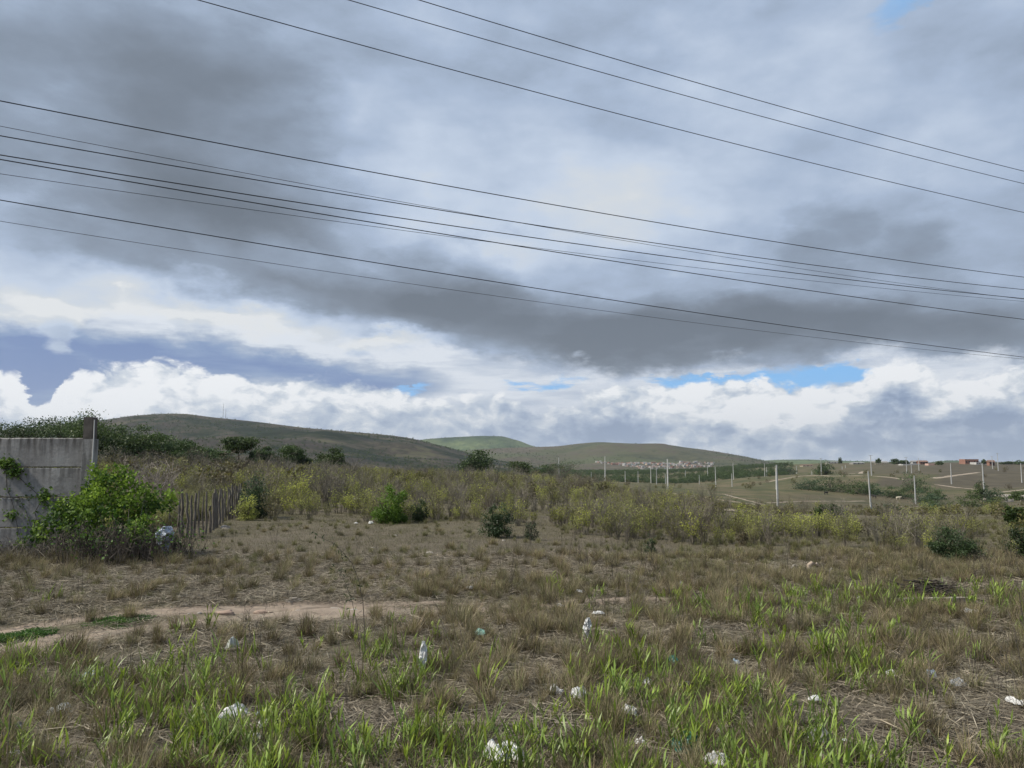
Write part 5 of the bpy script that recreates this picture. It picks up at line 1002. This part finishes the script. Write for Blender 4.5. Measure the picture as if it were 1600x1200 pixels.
LT = [(787,1178,62,34,'white_plastic','large crumpled white plastic bag at the bottom edge right of centre left'),(1073,1164,44,38,'teal_plastic','dark teal green plastic bag lying in the grass near the bottom'),(366,1116,48,26,'white_plastic','white plastic bag with fanned folds on brown litter, lower left'),
 (870,1086,22,20,'white_plastic','left one of two small white crumpled bags lying together'),(904,1088,26,20,'white_plastic','right one of two small white crumpled bags lying together'),(412,1119,26,12,'blue_plastic','pale blue plastic scrap right of the fanned white bag'),(412,1140,22,22,'white_plastic','white bag scrap under the pale blue one'),(402,1160,20,16,'white_plastic','dirty white scrap below the pale blue one near the bottom'),
 (90,1111,34,20,'white_plastic','white bag half hidden behind green blades at lower left'),(20,1142,26,22,'clear_plastic','greyish transparent bag at the lower left edge'),(148,1050,40,16,'blue_plastic','bluish white torn bag in the grass on the left'),(304,1068,10,9,'white_plastic','tiny white scrap in the grass left of centre'),
 (362,1003,18,20,'yellowed_plastic','small white bag with a yellow patch just below the wheel rut'),(750,992,20,9,'mint_plastic','mint green scrap above the tall central grass'),(984,1116,24,22,'white_plastic','white bag among grass right of the two small bags'),(1013,1070,16,14,'white_plastic','white scrap beside green blades in the centre right'),
 (1074,1078,28,16,'clear_plastic','dull greyish bag right of the white scrap by green blades'),(1051,1038,18,12,'teal_plastic','small teal scrap in dry grass right of centre'),(1150,1040,14,8,'blue_plastic','small blue and white scrap in the grass, centre right'),(921,1048,12,14,'white_plastic','small white scrap above the two crumpled bags'),
 (898,1028,14,8,'white_plastic','small dull white scrap on bare soil right of centre'),(1123,1144,12,11,'white_plastic','small white scrap right of the teal bag'),(1121,1193,40,18,'white_plastic','white bag cut by the bottom edge near the teal bag'),(1278,1156,34,26,'clear_plastic','transparent wrinkled bag at the lower right'),
 (1251,1184,14,12,'clear_plastic','small pale scrap near the bottom edge at the lower right'),(1453,1060,18,18,'blue_plastic','bluish white bag in the grass on the right'),(1393,1058,12,12,'white_plastic','small white scrap left of the bluish white bag'),(1501,1076,24,14,'clear_plastic','thin transparent film caught in grass at right'),
 (1454,1160,12,12,'clear_plastic','faint pale scrap in green grass at lower right'),(1516,957,26,11,'white_plastic','white bag lying right of the debris pile'),(1347,934,14,7,'white_plastic','small white scrap left of the debris pile'),(1590,1112,22,16,'white_plastic','white scrap at the right edge in the grass'),
 (935,961,16,6,'white_plastic','flat white scrap beyond the dry tufts in the centre'),(875,945,10,6,'white_plastic','small white scrap on the track line in the centre'),(735,916,14,7,'white_plastic','small white scrap in the clearing left of centre'),(906,924,14,5,'white_plastic','small flat white piece on the clearing, centre'),
 (1012,912,10,5,'white_plastic','small white piece on the clearing right of centre'),(1064,911,7,5,'white_plastic','tiny white piece right of the clearing centre'),(580,815,8,6,'white_plastic','white scrap left of the bright rounded bush foot'),(556,817,7,3,'white_plastic','flat pale scrap left of the bright rounded bush'),(18,1190,20,10,'white_plastic','pale scrap at the bottom left corner'),(1000,1168,16,5,'white_plastic','narrow white scrap left of the teal bag'),(1275,1105,20,7,'white_plastic','pair of tiny white flakes in the right foreground')]
for i, (a, b_, w_, h_, m_, lab) in enumerate(LT):
    q_ = ground_at(a, b_); litter(a, b_, w_, h_, m_, lab, name='plastic_bag' if w_ > 19 else 'plastic_scrap', cat='plastic bag' if w_ > 19 else 'plastic scrap', seed=3+i*7, n=36 if w_ > 24 else 20, up=.2 if b_ > 985 and w_ > 13 else .05)
# upright pieces held by stalks
def hanging(px, py, wpx, hpx, m_, label, seed, name='plastic_bag', D=None, nx=16, nz=26, blob=False):
    q = np.random.default_rng(seed); D = D or ground_at(px, py+hpx*.62).y; c = at(px, py, D); s_ = D/FPX; b = MB(); V_ = []
    for i in range(nz):
        f = i/(nz-1); wid = wpx*s_*.5*(math.sin(math.pi*min(.97, max(.06, f)))**.6 if not blob else (.35+.65*math.sin(math.pi*f**.7)))
        for j in range(nx): g_ = j/(nx-1)*2-1; V_.append((g_*wid+.12*wpx*s_*math.sin(f*3+seed), .35*wpx*s_*(float(fbm(np.array([g_*1.2+seed]), np.array([f*4.0]), .5, 3, seed)[0])-.5)*2+.2*wpx*s_*g_*g_, (.5-f)*hpx*s_))
    b.add(V_, [(i*nx+j, i*nx+j+1, (i+1)*nx+j+1, (i+1)*nx+j) for i in range(nz-1) for j in range(nx-1)]); o = b.build(name, M[m_], loc=c); md = o.modifiers.new('thickness', 'SOLIDIFY'); md.thickness = .0015
    return tag(o, label, 'plastic bag')
hanging(660, 1028, 12, 50, 'white_plastic', 'narrow white plastic strip standing upright on a stalk, left of centre', 1)
hanging(918, 983, 13, 34, 'white_plastic', 'curved white plastic strip caught upright on a stalk in the centre', 2)
o = hanging(258, 842, 27, 38, 'blue_white_cloth', 'blue and white bag hanging in the creeper beside the fence', 3, D=12.3, blob=True)
# stones
def stone(px, py, wpx, hpx, label, seed, m_='stone', flat_=1.0, name='stone', cat='stone'):
    q = np.random.default_rng(seed); g = ground_at(px, py+hpx*.4); g.z = float(land([g.x], [g.y])[0]); s_ = g.y/FPX; b = MB(); n = 14; th_ = np.linspace(0, math.pi, 9); V_ = []
    for t in th_:
        for k in range(n): a = k/n*2*math.pi; V_.append((math.sin(t)*math.cos(a), math.sin(t)*math.sin(a), math.cos(t)))
    V_ = np.array(V_); d = 1+.5*(fbm(V_[:, 0]*1.3+seed, V_[:, 1]*1.3+V_[:, 2]*1.7, .8, 3, seed)-.5)*2; V_ *= d[:, None]; V_ = np.sign(V_)*np.abs(V_)**.8; V_ *= np.array([wpx*s_*.5, max(wpx*.35, hpx*.6)*s_, hpx*s_*.55*flat_]); V_[:, 2] = np.maximum(V_[:, 2], -.02)
    b.add(V_, [(i*n+j, i*n+(j+1) % n, (i+1)*n+(j+1) % n, (i+1)*n+j) for i in range(len(th_)-1) for j in range(n)][::1]); o = b.build(name, M[m_], loc=g); o.rotation_euler.z = q.uniform(-.4, .4); return tag(o, label, cat)
M['stone_r'] = plain('ochre_stone', (.36, .27, .21), (.24, .17, .13), 7, .9, .5)
for i, (a, b_, w_, h_, lab, m_) in enumerate([(458,932,28,13,'largest grey stone beside the track, left of centre','stone'),(350,953,30,7,'flat pale stone showing in the track on the left','stone_r'),(411,946,28,8,'rounded ochre stone in the track left of the grey stone','stone_r'),(466,943,20,5,'small flat ochre stone below the grey stone','stone_r'),(522,942,22,5,'flat pale stone right of the grey stone on the track','stone'),(550,945,18,4,'thin flat pale stone on the track near the leaning twig','stone'),(289,943,8,6,'small round stone on the track at left','stone'),(234,953,9,5,'small stone beside the green weeds on the hump','stone'),(505,952,12,7,'small ochre stone just below the track','stone_r'),
   (48,939,32,5,'flat pale slab lying left before the wall','stone'),(414,928,12,6,'small pale stone left of the largest grey stone','stone'),(585,909,7,6,'small white stone in the yellow grass','stone'),(655,946,10,4,'small pale stone on the faint track','stone'),(676,939,9,4,'small pale stone right on the faint track','stone'),(671,862,12,5,'white stone on the middle of the clearing','stone'),(496,785,14,8,'pale grey boulder in the scrub at left','stone'),(545,776,10,5,'pale stone in the scrub by the gap','stone'),(560,778,16,7,'pale boulder in the scrub left of the bright bush','stone'),(1208,895,18,8,'pale stone with dark underside on the right grass','stone'),(1207,1130,13,14,'round cream stone in the right foreground','stone'),(1164,952,9,7,'small brown stone in right grass','stone_r'),(352,822,16,9,'pale stone at the foot of the fence end','stone'),(720,790,14,6,'pale stones behind the yellow shrubs','stone')]):
    stone(a, b_, w_, h_, lab, 40+i, m_)
q = np.random.default_rng(33)
for i in range(34):
    a, b_ = (q.uniform(230, 560), q.uniform(938, 962)) if i < 22 else (q.uniform(500, 1150), q.uniform(835, 960)); o = stone(a, b_, q.uniform(3, 7), q.uniform(2, 4), 'small pale pebble on the dirt track' if i < 22 else 'small pale pebble on the clearing', 90+i, name='pebble', cat='pebble'); o['group'] = 'pebbles on the dirt track' if i < 22 else 'pebbles on the clearing'
for i in range(26):
    a, b_ = q.uniform(1540, 1640), q.uniform(776, 786); g = hit(a, b_); s_ = q.uniform(.4, 1.1); b = MB(); b.box((-s_, -s_*.6, -.2), (s_, s_*.6, s_*.6), .5, 0, .15, q); o = b.build('rubble', M['stone'], loc=g); tag(o, 'pale block of rubble on the slope at the right edge', 'rubble', 'pale rubble blocks at the right edge')
# dark curved bark piece and broken root
b = MB(); a0 = ground_at(1262, 890); P = np.array([(0, 0, 0), (.02, 0, .09), (.07, .01, .12), (.14, .02, .11), (.2, .02, .06)])*1.0; b.tube(P, [.03, .035, .03, .022, .01], 7, .5, cap=True); o = b.build('broken_root', plain('bleached_wood', (.5, .42, .33), (.3, .22, .16), 9, .9, .5), loc=(a0.x, a0.y, float(land([a0.x], [a0.y])[0]))); tag(o, 'bleached bent piece of root standing on the right grass', 'dead wood')
for (xa, ya, xb, yb, lab) in ((1135, 906, 1161, 895, 'pale fallen stick lying on the grass right of centre'), (1236, 888, 1246, 887, 'short pale stick left of the bleached root'), (1296, 896, 1303, 895, 'short pale stick right of the bleached root')):
    A_, B_ = ground_at(xa, ya), ground_at(xb, yb); d = np.array(B_-A_); b = MB(); b.tube([np.array([0, 0, 0]), d*.5+[0, 0, .05], d+[0, 0, .02]], [.010, .012, .006], 5, .5, cap=True); o = b.build('stick', M['stone'], loc=(A_.x, A_.y, float(land([A_.x], [A_.y])[0])+.03)); tag(o, lab, 'stick')
# heap of cut branches with a pale board
g = ground_at(1450, 934); hp = empty('debris_heap', g); b = MB(); q = np.random.default_rng(2)
for i in range(240):
    c = np.array([q.normal(0, .24), q.normal(0, .2), 0]); c[2] = max(.02, .2*math.exp(-(c[0]/.35)**2-(c[1]/.3)**2)*q.uniform(.2, 1.1)); a = q.normal(0, .7); d = np.array([math.cos(a), math.sin(a)*.5, q.normal(0, .14)])*q.uniform(.06, .25); b.tube(np.stack([c-d, c+q.normal(0, .02, 3), c+d]), [.004, .008, .003], 4, q.uniform(0, .7))
b.build('branches', M['twig_d'], hp); b = MB(); b.box((-.62, -.40, .03), (.28, -.33, .06), .5, 0, .008, q); b.build('board', M['stone'], hp); tag(hp, 'heap of dark cut branches with a pale board in front, right side', 'debris heap')
# leaning twig with thin shoots, left of centre, and lone stalks
def weed(pts, D, rad, label, twigs=(), seed=0, m_='twig_d', leaves=0, name='dry_weed'):
    P = np.array([at(a, b_, D) for a, b_ in pts]); g = P[0].copy(); b = MB(); b.tube(P-g, np.linspace(rad, rad*.35, len(P)), 5, .4)
    for tw in twigs: T = np.array([at(a, b_, D+.05*(i+1)) for i, (a, b_) in enumerate(tw)]); b.tube(T-g, np.linspace(rad*.5, rad*.25, len(T)), 4, .4)
    q = np.random.default_rng(seed)
    for _ in range(leaves): j = q.integers(len(P)//3, len(P)); c = P[j]-g+q.normal(0, .03, 3); b.quads([c], unit(q.normal(size=(1, 3)))*.02, unit(q.normal(size=(1, 3)))*.006, .3, 1)
    r = b.build(name, [M[m_], M['leaf_d']], loc=g); return tag(r, label, 'weed')
weed([(571, 1035), (570, 990), (567, 940), (560, 905), (550, 880), (535, 862), (520, 848), (505, 842), (492, 835)], 6.0, .0036, 'tall dark dead stem bending over to the left in the left centre', [[(534, 864), (540, 855), (544, 845)], [(532, 862), (531, 850)], [(520, 849), (512, 852)], [(562, 925), (566, 910)]], 1, leaves=30)
weed([(563, 1025), (558, 975), (550, 940), (543, 920), (537, 905), (530, 890)], 6.2, .0028, 'thinner dark stem left of the tall bent dead stem', [[(545, 925), (538, 915)], [(549, 938), (556, 925)]], 2, leaves=40)
weed([(944, 1005), (934, 970), (925, 945), (915, 925), (905, 912)], 8.0, .004, 'dark curved stalk rising in the centre', [[(930, 958), (938, 940)], [(925, 944), (916, 938)]], 3)
weed([(1124, 942), (1124, 915), (1124, 895)], 8.8, .003, 'pale straight stalk with white tip right of centre', (), 4, 'straw')
weed([(10, 1200), (14, 1140), (18, 1085), (20, 1060)], 4.0, .003, 'pale reed stalk at the left edge of the foreground', (), 5, 'straw')
weed([(1322, 1192), (1321, 1172), (1320, 1158)], 4.2, .003, 'short stalk bearing a small white flower head at lower right', (), 6, 'straw')
b = MB()
b.add(np.concatenate([[(0, 0, .01)], [(.017*math.cos(k/8*6.28), .017*math.sin(k/8*6.28), 0) for k in range(8)]]), [(0, i+1, (i+1) % 8+1) for i in range(8)]); c = at(1320, 1156, 4.2); o = b.build('flower_head', M['white_plastic'], loc=c); tag(o, 'small white flower head on a short stalk at lower right', 'flower')
q = np.random.default_rng(44)
for i, (a, yb, yt) in enumerate([(904, 892, 845), (917, 890, 856), (1250, 962, 920), (1232, 960, 925), (1170, 940, 900), (1046, 948, 905), (1440, 960, 902), (980, 850, 815)]):
    D = ground_at(a, yb).y; pts = [(a, yb), (a+q.normal(0, 2), (yb+yt)/2), (a+q.normal(0, 4), yt)]; tw = [[(a, yb*.5+yt*.5), (a+q.normal(0, 6), yt*.8+yb*.2)] for _ in range(3)]; o = weed(pts, D, .005, 'dark upright dead stalk standing alone in the dry grass', tw, i, name='dead_stalk'); o['group'] = 'dark dead stalks standing in the dry grass'
# individual round tussocks on the bare clearing
TU = [(602,861),(633,859),(644,873),(478,828),(445,831),(412,832),(760,880),(752,865),(826,873),(906,878),(952,884),(704,857),(1162,900),(1215,895),(1270,898),(686,832),(665,826),(770,850),(560,835),(532,836),(930,905),(885,903),(1020,902),(970,905),(490,868),(405,868),(870,850),(1400,888),(1100,885),(1045,870),(852,990),(885,968),(855,942),(720,975),(480,990),(246,920),(115,1012),(660,905),(690,905),(742,905)]
tm = [mk_dry(700+s, 190, .16, .0035).mesh('grass_tussock', [M['dry'], M['olive']]) for s in range(5)]
for i, (a, b_) in enumerate(TU):
    g = ground_at(a, b_); o = mesh_obj('grass_tussock', tm[i % 5], (g.x, g.y, float(land([g.x], [g.y])[0]))); s_ = random.uniform(.8, 1.5) if b_ < 930 else random.uniform(1.3, 2.0); o.scale = (s_, s_, s_*(.9 if b_ < 930 else 1.1)); o.rotation_euler.z = i
    lab = 'small round brown grass tussock on the bare clearing' if b_ < 930 else 'larger brown grass tussock standing beside the dirt track'; tag(o, lab, 'grass tussock', 'small brown tussocks on the clearing' if b_ < 930 else 'larger brown tussocks near the track')

# ------------------------------------------------------------------ cattle
def cow(px, py, h, m_, label, rz=0, D=None):
    g = hit(px, py); r = empty('cow', g, rz); me = bpy.data.meshes.new('body'); k = h/1.4
    J = [(0, 0, 1.0, .30), (.45, 0, 1.02, .31), (-.5, 0, 1.03, .30), (.8, 0, 1.15, .17), (1.05, 0, 1.22, .13), (1.3, 0, 1.08, .08), (.45, .2, .7, .10), (.47, .2, .35, .06), (.47, .2, .02, .055), (.45, -.2, .7, .10), (.43, -.2, .35, .06), (.43, -.2, .02, .055), (-.6, .2, .75, .13), (-.66, .2, .42, .07), (-.6, .2, .02, .055), (-.6, -.2, .75, .13), (-.7, -.2, .42, .07), (-.64, -.2, .02, .055), (-.8, 0, 1.1, .06), (-.86, 0, .6, .025)]
    E_ = [(0, 1), (0, 2), (1, 3), (3, 4), (4, 5), (1, 6), (6, 7), (7, 8), (1, 9), (9, 10), (10, 11), (2, 12), (12, 13), (13, 14), (2, 15), (15, 16), (16, 17), (2, 18), (18, 19)]
    me.from_pydata([(a*k, b_*k, c*k) for a, b_, c, _ in J], E_, []); o = mesh_obj('body', me, parent=r); sk = o.modifiers.new('skin', 'SKIN'); me.skin_vertices if me.skin_vertices else None
    for v, j in zip(me.skin_vertices[0].data, J): v.radius = (j[3]*k, j[3]*k)
    me.skin_vertices[0].data[0].use_root = True; o.modifiers.new('smooth', 'SUBSURF').levels = 1; me.materials.append(M[m_])
    for s_ in (-1, 1):
        b = MB(); b.tube([(1.05*k, s_*.08*k, 1.3*k), (1.05*k, s_*.2*k, 1.36*k), (1.07*k, s_*.22*k, 1.5*k)], [.03*k, .02*k, .006*k], 5); b.build('horn', M['stone'], r)
    return tag(r, label, 'cow')
M['hide_pale'] = plain('pale_hide', (.55, .50, .40), (.42, .37, .28), 2, .8); M['hide_dark'] = plain('dark_hide', (.02, .018, .018), None, 2, .7)
cow(734, 747, 1.4, 'hide_pale', 'pale cow standing under the lone round tree', 1.2)
cow(1366, 779, 1.3, 'hide_dark', 'black cow standing just right of the leaning near pole', 1.9)
cow(1291, 773, 1.1, 'hide_dark', 'black cow in the open pasture left of the leaning near pole', .2)
cow(1404, 781, 1.2, 'hide_pale', 'pale cow grazing at the edge of the valley bushes', -.3)

# ------------------------------------------------------------------ the air over the valley
hz_b = MB(); hz_b.box((-9500, -60, -70), (9500, 9600, 520)); haze = hz_b.build('haze', []); haze.data.materials.clear()
hm_, t = mat('valley_air'); pv = t.node('ShaderNodeVolumePrincipled', {'Color': (.85, .91, 1.0, 1), 'Density': .00006, 'Anisotropy': .2}); o_ = t.node('ShaderNodeOutputMaterial'); t.l.new(pv.outputs[0], o_.inputs['Volume']); haze.data.materials.append(hm_); tag(haze, kind='stuff')
SC.cycles.volume_max_steps = 64
